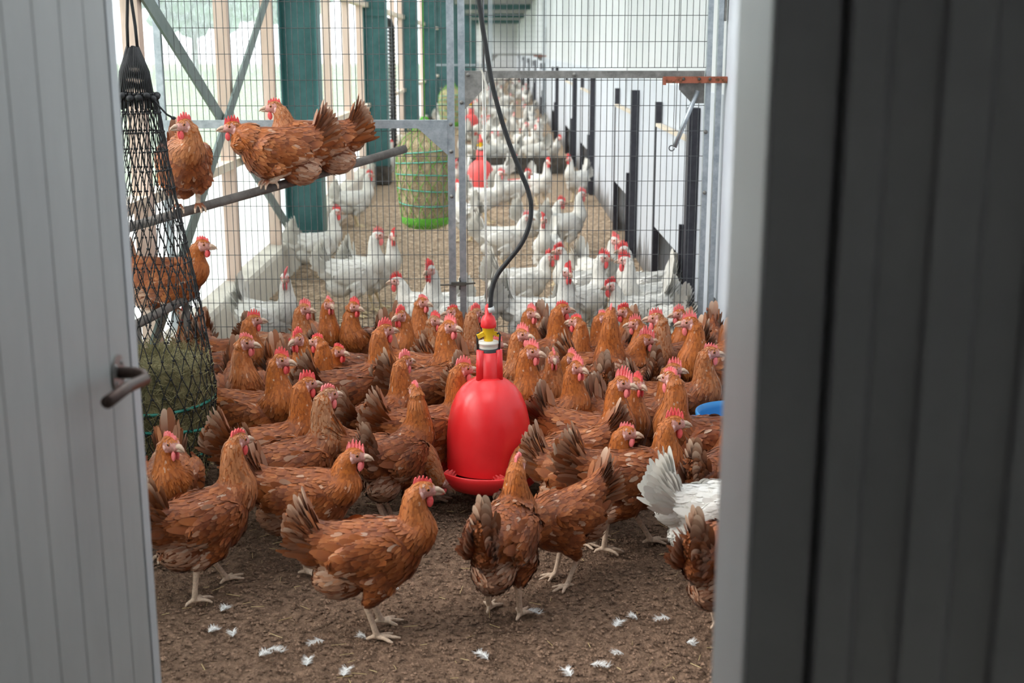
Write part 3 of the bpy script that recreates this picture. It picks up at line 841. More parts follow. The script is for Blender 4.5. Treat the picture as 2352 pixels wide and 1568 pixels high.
# ================================================================== hens
rng = np.random.default_rng(7)
def plumage_material(name, ramp, neck, edge, pale, dirt):
    m = bpy.data.materials.new(name)
    m.use_nodes = True
    nt = m.node_tree
    p = nt.nodes['Principled BSDF']
    p.inputs['Roughness'].default_value = 0.5
    p.inputs['Specular IOR Level'].default_value = 0.3
    p.inputs['Sheen Weight'].default_value = 0.05
    p.inputs['Sheen Roughness'].default_value = 0.4
    at = nd(nt, 'ShaderNodeAttribute', attribute_name='fc')
    sp = nd(nt, 'ShaderNodeSeparateColor')
    nt.links.new(at.outputs['Color'], sp.inputs[0])
    oi = nd(nt, 'ShaderNodeObjectInfo')
    r = nd(nt, 'ShaderNodeValToRGB')
    el = r.color_ramp.elements
    el[0].position, el[0].color = 0.0, (*ramp[0], 1)
    el[1].position, el[1].color = 1.0, (*ramp[3], 1)
    e = el.new(0.4); e.color = (*ramp[1], 1)
    e = el.new(0.78); e.color = (*ramp[2], 1)
    # feather tone: own random + a broad patch + this hen's own tone
    tc = nd(nt, 'ShaderNodeTexCoord')
    n = nd(nt, 'ShaderNodeTexNoise')
    n.inputs['Scale'].default_value = 14.0
    n.inputs['Detail'].default_value = 3.0
    nt.links.new(tc.outputs['Object'], n.inputs['Vector'])
    a = nd(nt, 'ShaderNodeMath', operation='MULTIPLY_ADD')
    nt.links.new(sp.outputs[0], a.inputs[0]); a.inputs[1].default_value = 0.46; a.inputs[2].default_value = -0.39
    b = nd(nt, 'ShaderNodeMath', operation='MULTIPLY_ADD')
    nt.links.new(n.outputs['Fac'], b.inputs[0]); b.inputs[1].default_value = 1.0
    nt.links.new(a.outputs[0], b.inputs[2])
    c = nd(nt, 'ShaderNodeMath', operation='MULTIPLY_ADD')
    oc = nd(nt, 'ShaderNodeSeparateColor')
    nt.links.new(oi.outputs['Color'], oc.inputs[0])
    nt.links.new(oc.outputs[0], c.inputs[0]); c.inputs[1].default_value = 0.34
    nt.links.new(b.outputs[0], c.inputs[2])
    nt.links.new(c.outputs[0], r.inputs['Fac'])
    def mix(fac_socket, col_a, col_b, k=1.0, lo=0.0, hi=1.0):
        mr = nd(nt, 'ShaderNodeMapRange')
        mr.inputs['From Min'].default_value = lo; mr.inputs['From Max'].default_value = hi
        mr.inputs['To Max'].default_value = k
        nt.links.new(fac_socket, mr.inputs['Value'])
        x = nd(nt, 'ShaderNodeMix', data_type='RGBA')
        nt.links.new(mr.outputs[0], x.inputs['Factor'])
        for s, v in ((x.inputs['A'], col_a), (x.inputs['B'], col_b)):
            if isinstance(v, tuple): s.default_value = (*v, 1)
            else: nt.links.new(v, s)
        return x.outputs['Result']
    at2 = nd(nt, 'ShaderNodeAttribute', attribute_name='fm')   # R neck, G pale, B skin
    sp2 = nd(nt, 'ShaderNodeSeparateColor')
    nt.links.new(at2.outputs['Color'], sp2.inputs[0])
    nkc = mix(oc.outputs[1], neck, tuple(v * k_ for v, k_ in zip(pale, (.66, .50, .38) if dirt is None else (1, 1, 1))), 0.8)
    nkf = nd(nt, 'ShaderNodeMath', operation='MULTIPLY')
    nt.links.new(sp2.outputs[0], nkf.inputs[0])
    nkr = nd(nt, 'ShaderNodeMapRange'); nkr.inputs['From Min'].default_value = .05; nkr.inputs['From Max'].default_value = .6
    nkr.inputs['To Min'].default_value = .5
    nt.links.new(sp.outputs[0], nkr.inputs['Value']); nt.links.new(nkr.outputs[0], nkf.inputs[1])
    col = mix(nkf.outputs[0], r.outputs['Color'], nkc, 0.8)
    col = mix(sp.outputs[1], col, edge, 0.26, 0.5, 1.0)
    col = mix(sp2.outputs[1], col, pale, 0.85)
    if dirt is not None:
        n3 = nd(nt, 'ShaderNodeTexNoise'); n3.inputs['Scale'].default_value = 9
        n3.inputs['Detail'].default_value = 5
        nt.links.new(tc.outputs['Object'], n3.inputs['Vector'])
        col = mix(n3.outputs['Fac'], col, dirt, 0.55, 0.52, 0.75)
    nt.links.new(col, p.inputs['Base Color'])
    M[name] = m
    return m
plumage_material('plumage_rust', [(0.062, 0.015, 0.006), (0.170, 0.040, 0.010), (0.315, 0.086, 0.020), (0.50, 0.19, 0.065)],
                 (0.50, 0.138, 0.020), (0.48, 0.20, 0.08), (0.74, 0.57, 0.43), None)
plumage_material('plumage_white', [(0.58, 0.55, 0.49), (0.68, 0.66, 0.61), (0.75, 0.73, 0.69), (0.79, 0.78, 0.75)],
                 (0.74, 0.71, 0.65), (0.79, 0.78, 0.76), (0.72, 0.69, 0.62), (0.48, 0.43, 0.35))

def body_material(name, feather, legcol, face, neck):
    m = bpy.data.materials.new(name)
    m.use_nodes = True
    nt = m.node_tree
    p = nt.nodes['Principled BSDF']
    p.inputs['Roughness'].default_value = 0.6
    p.inputs['Specular IOR Level'].default_value = 0.3
    at = nd(nt, 'ShaderNodeAttribute', attribute_name='fm')
    sp = nd(nt, 'ShaderNodeSeparateColor')
    nt.links.new(at.outputs['Color'], sp.inputs[0])
    tc = nd(nt, 'ShaderNodeTexCoord')
    n = nd(nt, 'ShaderNodeTexNoise'); n.inputs['Scale'].default_value = 160; n.inputs['Detail'].default_value = 3
    nt.links.new(tc.outputs['Object'], n.inputs['Vector'])
    def vary(c):
        r = nd(nt, 'ShaderNodeValToRGB')
        r.color_ramp.elements[0].position = 0.3; r.color_ramp.elements[1].position = 0.7
        r.color_ramp.elements[0].color = (*[v * 0.75 for v in c], 1)
        r.color_ramp.elements[1].color = (*[min(1, v * 1.2) for v in c], 1)
        nt.links.new(n.outputs['Fac'], r.inputs['Fac'])
        return r.outputs['Color']
    x = nd(nt, 'ShaderNodeMix', data_type='RGBA')
    nt.links.new(sp.outputs[2], x.inputs['Factor'])
    z_ = nd(nt, 'ShaderNodeMix', data_type='RGBA')
    nt.links.new(sp.outputs[0], z_.inputs['Factor'])
    nt.links.new(vary(feather), z_.inputs['A']); nt.links.new(vary(neck), z_.inputs['B'])
    nt.links.new(z_.outputs['Result'], x.inputs['A']); nt.links.new(vary(face), x.inputs['B'])
    y = nd(nt, 'ShaderNodeMix', data_type='RGBA')
    nt.links.new(sp.outputs[1], y.inputs['Factor'])
    nt.links.new(x.outputs['Result'], y.inputs['A']); nt.links.new(vary(legcol), y.inputs['B'])
    nt.links.new(y.outputs['Result'], p.inputs['Base Color'])
    b = nd(nt, 'ShaderNodeBump'); b.inputs['Strength'].default_value = 0.3; b.inputs['Distance'].default_value = 0.002
    nt.links.new(n.outputs['Fac'], b.inputs['Height']); nt.links.new(b.outputs['Normal'], p.inputs['Normal'])
    M[name] = m
body_material('body_rust', (0.17, 0.045, 0.014), (0.62, 0.46, 0.34), (0.56, 0.27, 0.23), (0.36, 0.095, 0.016))  # rust under the feathers darkened, painting shade into the gaps between them
body_material('body_white', (0.70, 0.67, 0.61), (0.72, 0.58, 0.36), (0.66, 0.34, 0.30), (0.70, 0.67, 0.61))
mat('comb_red', (0.72, 0.045, 0.055), 0.45, col2=(0.85, 0.16, 0.15), scale=60, bump=0.2, bscale=300)
mat('comb_pink', (0.80, 0.13, 0.14), 0.45, col2=(0.88, 0.28, 0.27), scale=60, bump=0.2, bscale=300)
mat('earlobe', (0.75, 0.42, 0.38), 0.5, col2=(0.8, 0.55, 0.5), scale=90)
mat('horn', (0.40, 0.26, 0.18), 0.4, col2=(0.54, 0.38, 0.28), scale=50)
mat('eye_amber', (0.42, 0.13, 0.03), 0.1)
mat('eye_black', (0.006, 0.005, 0.005), 0.05)

def bez(p0, p1, p2, p3, n):
    t = np.linspace(0, 1, n)[:, None]
    return (1 - t) ** 3 * p0 + 3 * (1 - t) ** 2 * t * p1 + 3 * (1 - t) * t ** 2 * p2 + t ** 3 * p3

def loft(mb, C, T, W, H, n=18):
    """closed tube with elliptical sections"""
    vs, fs = [], []
    for c, t, w, h in zip(C, T, W, H):
        t = Vector(t).normalized()
        s = Vector((0, 0, 1)).cross(t)
        if s.length < 0.15: s = Vector((0, 1, 0))
        if s.y < 0: s = -s
        s = (s - t * s.dot(t)).normalized()
        u = t.cross(s).normalized()
        for k in range(n):
            a = 2 * math.pi * k / n
            vs.append(Vector(c) + s * (w * math.cos(a)) + u * (h * math.sin(a)))
    m = len(C)
    for i in range(m - 1):
        for k in range(n):
            k2 = (k + 1) % n
            fs.append((i * n + k, i * n + k2, (i + 1) * n + k2, (i + 1) * n + k))
    fs.append(tuple(range(n - 1, -1, -1)))
    fs.append(tuple((m - 1) * n + k for k in range(n)))
    mb.add(vs, fs, True)

HENS = {}
def feather_rows(base, d, nrm, L, wid, curl, prof, seg):
    """vertices of one feather strip"""
    s = np.cross(d, nrm); s /= np.linalg.norm(s) + 1e-9
    out = []
    for k, (t, w) in enumerate(prof):
        c = base + d * (L * t) + nrm * (curl(t))
        out.append((c - s * wid * w, c + s * wid * w, t))
    return out
class Plumes:
    def __init__(self):
        self.v, self.f, self.c, self.m, self.n = [], [], [], [], []
    def add(self, base, d, nrm, L, wid, curl, tone, masks, prof=((0, .4), (.35, 1), (.75, .92), (1, .3)), bn=None, edge=1.0, tip=False):
        rows = feather_rows(np.asarray(base), np.asarray(d), np.asarray(nrm), L, wid, curl, prof, None)
        o = len(self.v)
        for a, b, t in rows:
            self.v += [a, b]
            self.c += [(tone, t * edge, 0, 1)] * 2
            self.m += [(masks[0], masks[1] * (t ** 2.5 if tip else 1.0), masks[2], 1)] * 2
            self.n += [bn if bn is not None else nrm] * 2
        for k in range(len(rows) - 1):
            self.f.append((o + 2 * k, o + 2 * k + 1, o + 2 * k + 3, o + 2 * k + 2))
    def mesh(self, name, soft=True):
        me = bpy.data.meshes.new(name)
        me.from_pydata(np.asarray(self.v).tolist(), [], self.f)
        for an, dat in (('fc', self.c), ('fm', self.m)):
            a = me.attributes.new(an, 'FLOAT_COLOR', 'POINT')
            a.data.foreach_set('color', np.asarray(dat, dtype=np.float32).ravel())
        me.polygons.foreach_set('use_smooth', [True] * len(me.polygons))
        if soft:
            vn = np.zeros(len(me.vertices) * 3, dtype=np.float32)
            me.vertex_normals.foreach_get('vector', vn)
            vn = vn.reshape(-1, 3)
            bn = np.asarray(self.n)
            sg = np.sign((vn * bn).sum(1, keepdims=True)); sg[sg == 0] = 1
            mixd = vn * sg * 0.45 + bn * 0.55
            mixd /= np.linalg.norm(mixd, axis=1, keepdims=True) + 1e-9
            me.normals_split_custom_set_from_vertices(mixd.tolist())
        me.update()
        return me

def make_hen(key, white=False, neck='alert', yaw=0.0, hpitch=-6.0, legs='stand', bpitch=4.0, tail_up=58.0, nfeather=4200):
    """builds the meshes of one pose; x forward, y left, z up, feet at z = 0"""
    slim = 0.86 if white else 0.93
    bp = R(bpitch)
    piv = np.array([0.0, 0, 0.22])
    drop = {'stand': 0.0, 'walk': 0.0, 'perch': -0.118, 'perchstand': -0.07}[legs]
    if legs == 'perchstand': legs = 'perch'
    def rb(p):   # body pitch about the hip
        p = np.asarray(p, dtype=float) - piv
        q = np.array([p[0] * math.cos(bp) - p[2] * math.sin(bp), p[1], p[0] * math.sin(bp) + p[2] * math.cos(bp)])
        return q + piv + np.array([0, 0, drop])
    mb = MB()
    B = [(-.200, .358, .009, .012), (-.190, .334, .022, .027), (-.168, .304, .037, .042), (-.135, .276, .054, .056), (-.09, .250, .076, .076), (-.04, .231, .092, .090),
         (.01, .222, .098, .096), (.055, .224, .093, .094), (.095, .238, .074, .080), (.122, .250, .048, .055), (.136, .256, .016, .02)]
    Cb = np.array([rb((x * .96, 0, z)) for x, z, w, h in B])
    Tb = np.gradient(Cb, axis=0)
    Tb[:, 2] *= 0.45
    Wb = np.array([w * slim for x, z, w, h in B]); Hb = np.array([h * (0.94 if white else 1.0) for x, z, w, h in B])
    loft(mb, Cb, Tb, Wb, Hb, 20)
    mb.ell(rb((-.086, 0, .178)), (.076, .066 * slim, .066))          # rear fluff
    mb.ell(rb((-.148, 0, .262)), (.046, .046 * slim, .056))          # cushion under the tail
    # neck
    n0 = rb((.068, 0, .246))
    ty = R(yaw)
    reach = {'alert': (.124, .442), 'tall': (.112, .478), 'std': (.135, .398), 'mid': (.150, .372), 'fwd': (.215, .285), 'low': (.225, .135), 'tuck': (.155, .322)}[neck]
    hx, hz = reach
    hc = np.array([hx, 0.0, hz + (drop if neck not in ('low',) else 0)])
    hd0 = np.array([math.cos(ty), math.sin(ty), 0])
    hp = R(hpitch if neck != 'low' else -48)
    hd = np.array([math.cos(hp) * math.cos(ty), math.cos(hp) * math.sin(ty), math.sin(hp)])
    hr = np.array([-math.sin(ty), math.cos(ty), 0])         # head left
    hu = np.cross(hd, hr)
    hc = hc + hd0 * 0.012 * (1 - math.cos(ty) * 0) - np.array([0.012, 0, 0])
    he = hc - hd * 0.019 - hu * 0.017
    if neck in ('alert', 'tall', 'tuck', 'std'):
        k1 = n0 + np.array([.080, 0, .055]); k2 = he + np.array([-.010, 0, -.085]) - hd * 0.008
    elif neck == 'mid':
        k1 = n0 + np.array([.075, 0, .04]); k2 = he + np.array([-.02, 0, -.06]) - hd * 0.012
    elif neck == 'fwd':
        k1 = n0 + np.array([.06, 0, .035]); k2 = he - hd * 0.06
    else:
        k1 = n0 + np.array([.09, 0, .0]); k2 = he - hd * 0.06 + np.array([0, 0, .02])
    NK = 12
    Cn = bez(n0, k1, k2, he, NK)
    Tn = np.gradient(Cn, axis=0)
    u = np.linspace(0, 1, NK)
    rn = np.interp(u, [0, .2, .4, .6, .8, 1], [.056, .070, .061, .046, .037, .0285]) * (0.90 if white else 1.04)
    Cx = np.concatenate([Cn, [he * .5 + hc * .5, hc - hd * .004]]); Tx = np.gradient(Cx, axis=0); rx = np.concatenate([rn, [rn[-1] * .80, rn[-1] * .45]])
    loft(mb, Cx, Tx, rx * 0.92, rx * .97, 16)
    Rh = Matrix(((hd[0], hr[0], hu[0]), (hd[1], hr[1], hu[1]), (hd[2], hr[2], hu[2])))
    mb.ell(hc, (.033, .021, .0235), 14, 10, mat=Rh)
    mb.ell(hc + hd * .018 - hu * .0045, (.0215, .0142, .0148), 12, 8, mat=Rh)
    # wings pads
    for s in (-1, 1):
        mb.ell(rb((-.018, s * .080 * slim, .246)), (.098, .026, .056), 14, 10, mat=Matrix.Rotation(R(-12), 3, 'Y'))
    # legs
    shanks = []
    for s in (-1, 1):
        y = s * .047
        if legs == 'stand':
            hip, hock, foot = (.0, y, .19 + drop), (-.022, y * 1.02, .102), (.012 + s * .008, y, .010)
        elif legs == 'walk':
            if s > 0: hip, hock, foot = (.01, y, .19), (.028, y, .104), (.085, y * .8, .010)
            else: hip, hock, foot = (-.01, y, .19), (-.075, y, .120), (-.082, y * .8, .022)
        else:
            hip, hock, foot = (.0, y, .19 + drop), (-.03, y, .045), (.025, y * .8, .006)
        hip, hock, foot = map(np.array, (hip, hock, foot))
        mid = hip * .5 + hock * .5 + np.array([.028, s * .006, .004])
        mb.tube([hip, mid, hock * .9 + mid * .1, hock], [.052, .040, .0175, .011], 12)
        mb.tube([hock, hock * .45 + foot * .55, foot], [.0105, .0082, .0092], 8)
        shanks.append((hock, foot))
        lift = 0.0 if legs != 'walk' or s > 0 else -0.014
        for ang, ln in ((0, .062), (34, .05), (-34, .05), (180, .030)):
            a = R(ang + s * 4)
            d = np.array([math.cos(a), math.sin(a), 0])
            if legs == 'perch':
                pts = [foot, foot + d * ln * .35 + np.array([0, 0, .004]), foot + d * ln * .65 + np.array([0, 0, -.010]), foot + d * ln * .7 + np.array([0, 0, -.026])]
            else:
                pts = [foot, foot + d * ln * .4 + np.array([0, 0, .001]), foot + d * ln * .75 + np.array([0, 0, -.003]), foot + d * ln + np.array([0, 0, -.0055 + lift * .4])]
            mb.tube(pts, [.0078, .0062, .0056, .0036], 6)
            shanks.append((pts[0], pts[3]))
    me0 = mb.mesh('tmp')
    ob = bpy.data.objects.new('tmp', me0); COL.objects.link(ob)
    md = ob.modifiers.new('r', 'REMESH'); md.mode = 'VOXEL'; md.voxel_size = 0.0036; md.use_smooth_shade = True
    dg = bpy.context.evaluated_depsgraph_get()
    me = bpy.data.meshes.new_from_object(ob.evaluated_get(dg))
    bpy.data.objects.remove(ob); bpy.data.meshes.remove(me0)
    nv = len(me.vertices)
    V = np.empty(nv * 3, dtype=np.float32); me.vertices.foreach_get('co', V); V = V.reshape(-1, 3).astype(float)
    E = np.empty(len(me.edges) * 2, dtype=np.int32); me.edges.foreach_get('vertices', E); E = E.reshape(-1, 2)
    hl = (V - hc) @ np.stack([hd, hr, hu], 1)          # head-local
    dh = np.linalg.norm(hl, axis=1)
    def seg_d(P, a, b):
        ab = b - a; t = np.clip(((P - a) @ ab) / (ab @ ab), 0, 1)
        return np.linalg.norm(P - (a + t[:, None] * ab), axis=1)
    dl = np.min([seg_d(V, a, b) for a, b in shanks], axis=0)
    wgt = np.clip((dl - .018) / .02, 0, 1) * np.clip((dh - .024) / .03, 0.15, 1)
    deg = np.bincount(E.ravel(), minlength=nv)[:, None]
    for _ in range(10):
        S = np.zeros_like(V)
        np.add.at(S, E[:, 0], V[E[:, 1]]); np.add.at(S, E[:, 1], V[E[:, 0]])
        V += (S / deg - V) * (0.6 * wgt)[:, None]
    me.vertices.foreach_set('co', V.astype(np.float32).ravel())
    me.update()
    legm = np.clip((.0165 - dl) / .004, 0, 1)
    hl = (V - hc) @ np.stack([hd, hr, hu], 1)
    skin = ((hl[:, 0] > -.012) & (hl[:, 2] < .015) & (hl[:, 0] > -.013 - hl[:, 2] * .5) & (dh < .055) & (hl[:, 2] > -.024)).astype(float)
    skin *= np.clip((np.abs(hl[:, 1]) * 1.0 + hl[:, 0] * .6 + .012) / .012, 0, 1)
    me.polygons.foreach_set('use_smooth', [True] * len(me.polygons))
    # ---------------- plumage
    npol = len(me.polygons)
    cen = np.empty(npol * 3, dtype=np.float32); me.polygons.foreach_get('center', cen); cen = cen.reshape(-1, 3).astype(float)
    nor = np.empty(npol * 3, dtype=np.float32); me.polygons.foreach_get('normal', nor); nor = nor.reshape(-1, 3).astype(float)
    ar = np.empty(npol, dtype=np.float32); me.polygons.foreach_get('area', ar)
    ls = np.empty(npol, dtype=np.int32); me.polygons.foreach_get('loop_start', ls)
    lv = np.empty(len(me.loops), dtype=np.int32); me.loops.foreach_get('vertex_index', lv); v0 = lv[ls]
    bad = (skin[v0] > .25) | (legm[v0] > .05) | (dl[v0] < .02)
    SPc = np.concatenate([Cb, Cn]); SPt = np.concatenate([Tb, Tn]); SPr = np.concatenate([np.maximum(Wb, .03), rn])
    isn = np.concatenate([np.zeros(len(Cb)), u])
    SPt /= np.linalg.norm(SPt, axis=1, keepdims=True)
    dd = np.linalg.norm(cen[:, None, :] - SPc[None], axis=2) - SPr[None]
    near = np.argmin(dd, axis=1)
    neckm = np.clip((isn[near] - .12) / .3, 0, 1)
    nkv = np.zeros(nv); nkv[v0] = neckm
    nkv[(legm > 0) | (V[:, 2] < .2)] *= 1.0
    a = me.attributes.new('fm', 'FLOAT_COLOR', 'POINT')
    a.data.foreach_set('color', np.stack([nkv, legm, skin, np.ones(nv)], 1).astype(np.float32).ravel())
    dens = ar * np.where(bad, 0, 1) * (1 + 3.0 * neckm)
    pick = rng.choice(npol, size=nfeather, p=dens / dens.sum())
    pl = Plumes()
    P, n, nk = cen[pick], nor[pick], neckm[pick]
    m_ = len(pick)
    d = -SPt[near[pick]] + np.array([0, 0, -.42]) * ((1 - nk) * (1 - np.abs(n[:, 2])))[:, None] + rng.normal(0, .10, (m_, 3))
    d -= n * (d * n).sum(1, keepdims=True); d /= np.linalg.norm(d, axis=1, keepdims=True) + 1e-9
    fluff = (P[:, 0] < -.05) & (P[:, 2] < .215 + drop)
    thigh = P[:, 2] < .17 + drop
    headn = np.linalg.norm(P - hc, axis=1) < .046
    U = rng.random((4, m_))
    def pickv(a, b, c, e, f): return np.where(headn, a, np.where(nk > .3, b, np.where(fluff, c, np.where(thigh, e, f))))
    L = pickv(.013, .024 + .016 * U[0], .024 + .022 * U[0], .018 + .010 * U[0], .026 + .018 * U[0])
    w = pickv(.0032, .0026 + .0014 * U[1], .0032 + .0026 * U[1], .004 + .0025 * U[1], .0046 + .0026 * U[1])
    rad = pickv(.03, .05, .06, .05, .10)
    lift = (.0006 + .0026 * U[2]) * np.where(fluff, 1.6, 1.0) * np.where(headn, .5, 1.0)
    kk = L * L / (2 * rad)
    pale = np.where(fluff, np.clip(rng.normal(.33, .12, m_), 0, 1), np.where(U[3] < .03, rng.uniform(.2, .5, m_), 0))
    tone = rng.random(m_)
    s_ = np.cross(d, n); s_ /= np.linalg.norm(s_, axis=1, keepdims=True) + 1e-9
    base = P - n * .0012 - d * (L * .25)[:, None]
    rows, cc = [], []
    for t, wf in ((0, .4), (.35, 1), (.75, .92), (1, .3)):
        c = base + d * (L * t)[:, None] + n * (.0008 + lift * t * 2 - kk * .7 * t * t)[:, None]
        o_ = s_ * (w * wf)[:, None]
        rows += [c - o_, c + o_]
        cc += [np.stack([tone, np.full(m_, t), np.zeros(m_), np.ones(m_)], 1)] * 2
    pl.v = np.stack(rows, 1).reshape(-1, 3)
    pl.c = np.stack(cc, 1).reshape(-1, 4)
    mk = np.stack([nk * rng.uniform(.85, 1, m_), pale, np.zeros(m_), np.ones(m_)], 1)
    pl.m = np.repeat(mk, 8, axis=0); pl.n = np.repeat(n, 8, axis=0)
    q0 = (np.arange(m_) * 8)[:, None, None] + (np.arange(3) * 2)[None, :, None] + np.array([0, 1, 3, 2])[None, None, :]
    pl.f = q0.reshape(-1, 4).tolist()
    plume = pl.mesh(key + '_plumage')
    # ---------------- wings: rows of flight feathers lying on the flank
    wings = []
    for s in (-1, 1):
        wl = Plumes()
        for row, (zz, L0, x0, cnt, yb) in enumerate(((.226, .125, .000, 9, .102), (.246, .100, .020, 8, .107), (.264, .072, .035, 8, .103), (.276, .052, .045, 7, .094))):
            for j in range(cnt):
                f = j / (cnt - 1)
                b0 = rb((x0 - f * .070 + .012, s * (yb - .006 - f * .010) * slim, zz - .010 + f * .028 - row * .001))
                d = np.array([-1, -s * (.10 + .12 * f), .06 + .20 * f]); d /= np.linalg.norm(d)
                nrm = np.array([0, s, .25]); nrm -= d * (nrm @ d); nrm /= np.linalg.norm(nrm)
                L = L0 * rng.uniform(.85, 1.1) * (1 - .12 * f)
                pale = rng.uniform(.25, .6) if (row == 0 and j < 2 and rng.random() < .7) else (rng.uniform(.2, .5) if rng.random() < .08 else 0)
                wl.add(b0, d, nrm, L, .0115, (lambda tt, q=row: .004 + .002 * q - .010 * tt * tt), rng.random() * .8, (0.05, pale, 0),
                       prof=((0, .5), (.3, 1), (.6, 1.05), (.85, .8), (1, .25)), bn=nrm, edge=.8)
        wings.append(wl.mesh(key + '_wing'))
    # ---------------- tail: two leaves of broad feathers meeting like a tent
    tl = Plumes()
    tb = rb((-.150, 0, .292))
    lift0 = tail_up + bpitch * .6
    for s in (-1, 1):
        for j in range(10):
            f = j / 9
            el = R(lift0 + 14 - 44 * f)
            az = R(1 + 8 * f) * s
            d = np.array([-math.cos(el) * math.cos(az), math.cos(el) * math.sin(az) + s * .02, math.sin(el)]); d /= np.linalg.norm(d)
            nrm = np.array([-math.sin(el), 0, -math.cos(el)]) * (.95 - .75 * f) + np.array([0, s * (.30 + .70 * f), 0]); nrm -= d * (nrm @ d); nrm /= np.linalg.norm(nrm)
            L = (.150 if white else .128) * (1 - .30 * f) * rng.uniform(.92, 1.06)
            b0 = tb + np.array([-.004 + .018 * (1 - f), s * (.004 + .012 * f), .012 - .042 * f])
            pale = np.clip(rng.normal(.45, .35), 0, .95)
            tl.add(b0, d, nrm, L, .0150, (lambda tt: .004 * math.sin(tt * 3) + .002), rng.random() * .7, (0, pale, 0),
                   prof=((0, .45), (.25, .8), (.55, 1.0), (.82, .9), (.94, .6), (1, .2)), bn=nrm, edge=1.0, tip=True)
        for j in range(60):      # coverts at the root
            f = rng.random()
            el = R(lift0 + 18 - 62 * f); az = R(rng.uniform(1, 15)) * s
            d = np.array([-math.cos(el) * math.cos(az), math.cos(el) * math.sin(az) + s * .03, math.sin(el)]); d /= np.linalg.norm(d)
            nrm = np.array([-math.sin(el), 0, -math.cos(el)]) * (.8 - .6 * f) + np.array([0, s * (.5 + .5 * f), 0]); nrm -= d * (nrm @ d); nrm /= np.linalg.norm(nrm)
            b0 = tb + np.array([.020 - .022 * f, s * (.010 + .018 * f), .014 - .055 * f]) + rng.normal(0, .006, 3)
            tl.add(b0, d, nrm, rng.uniform(.05, .098), .0085, (lambda tt: .006 * tt + .003), rng.random(), (0, np.clip(rng.normal(.08, .12), 0, 1), 0), bn=nrm)
    tail = tl.mesh(key + '_tail')
    HM = Matrix.Translation(Vector(hc)) @ Rh.to_4x4() @ Matrix.Scale(1.14, 4)
    HENS[key] = dict(white=white, body=me, plume=plume, wings=wings, tail=tail, HM=HM, head=Vector(hc))

def comb_mesh(name, h, ln, flop, pts):
    prof = [(-.024, .010)]
    n = len(pts)
    for i, hh in enumerate(pts):
        x0 = -.024 + (ln) * (i + .15) / n; x1 = -.024 + ln * (i + .55) / n; x2 = -.024 + ln * (i + .98) / n
        prof += [(x0, .017 + h * hh * .45), (x1 - .001, .017 + h * hh), (x1 + .001, .017 + h * hh), (x2, .017 + h * hh * .45)]
    prof += [(-.024 + ln + .003, .008), (-.024 + ln - .002, .000)]
    mb = MB()
    th = .0032
    vs, fs = [], []
    m = len(prof)
    for sgn in (-1, 1):
        for (x, z) in prof:
            q = max(0, (z - .02) / max(h, .01))
            vs.append((x, sgn * th * (1 - .45 * q) + flop * q * q, z - abs(flop) * .5 * q * q))
    # triangulate each side as strip against base line
    base = [(-.024 + (ln + .001) * i / (m - 1), .006) for i in range(m)]
    o = len(vs)
    for sgn in (-1, 1):
        for (x, z) in base: vs.append((x, sgn * th, z))
    for si in (0, 1):
        for i in range(m - 1):
            a, b = si * m + i, si * m + i + 1
            c, d = o + si * m + i + 1, o + si * m + i
            fs.append((a, b, c, d))
    for i in range(m - 1):
        fs.append((i, i + 1, m + i + 1, m + i))
    mb.add(vs, fs, False)
    return mb.mesh(name)
COMBS = [comb_mesh('comb_even', .024, .044, 0.0, (.55, .9, 1, .85, .6)),
         comb_mesh('comb_leaning', .026, .046, .010, (.6, 1, .95, .9, .6)),
         comb_mesh('comb_short', .016, .042, -.003, (.6, .9, 1, .8, .5)),
         comb_mesh('comb_tall_leaf', .036, .052, .014, (.55, .95, 1, .9, .7, .5)),
         comb_mesh('comb_tall_other', .036, .050, -.016, (.6, 1, 1, .85, .55))]
def wattle_mesh(name, k):
    mb = MB()
    for s in (1,):
        mb.ell((.018, s * .0062, -.022 - .006 * k), (.0078 * k, .0036, .0135 * k), 10, 8)
    return mb.mesh(name)
WATTLE = [wattle_mesh('wattle_small', 1.0), wattle_mesh('wattle_large', 1.3)]
def beak_mesh():
    mb = MB()
    mb.tube([(.024, 0, -.001), (.034, 0, .0005), (.045, 0, -.003), (.0525, 0, -.0095)], [.0090, .0068, .0040, .0010], 8)
    mb.tube([(.024, 0, -.009), (.036, 0, -.009), (.046, 0, -.0098)], [.0066, .0048, .0015], 6)
    return mb.mesh('beak')
BEAK = beak_mesh()
def eye_mesh():
    mb = MB(); mb.ell((.0095, .0152, .0035), (.0052, .0034, .0052), 10, 8); return mb.mesh('eye')
def pupil_mesh():
    mb = MB(); mb.ell((.0100, .0178, .0036), (.0028, .0014, .0028), 8, 6); return mb.mesh('pupil')
EYE, PUPIL = eye_mesh(), pupil_mesh()
def ear_mesh():
    mb = MB(); mb.ell((-.005, .0160, -.0085), (.0056, .0030, .0078), 8, 6); return mb.mesh('earlobe')
EAR = ear_mesh()
FLIP = Matrix.Scale(-1, 4, (0, 1, 0))

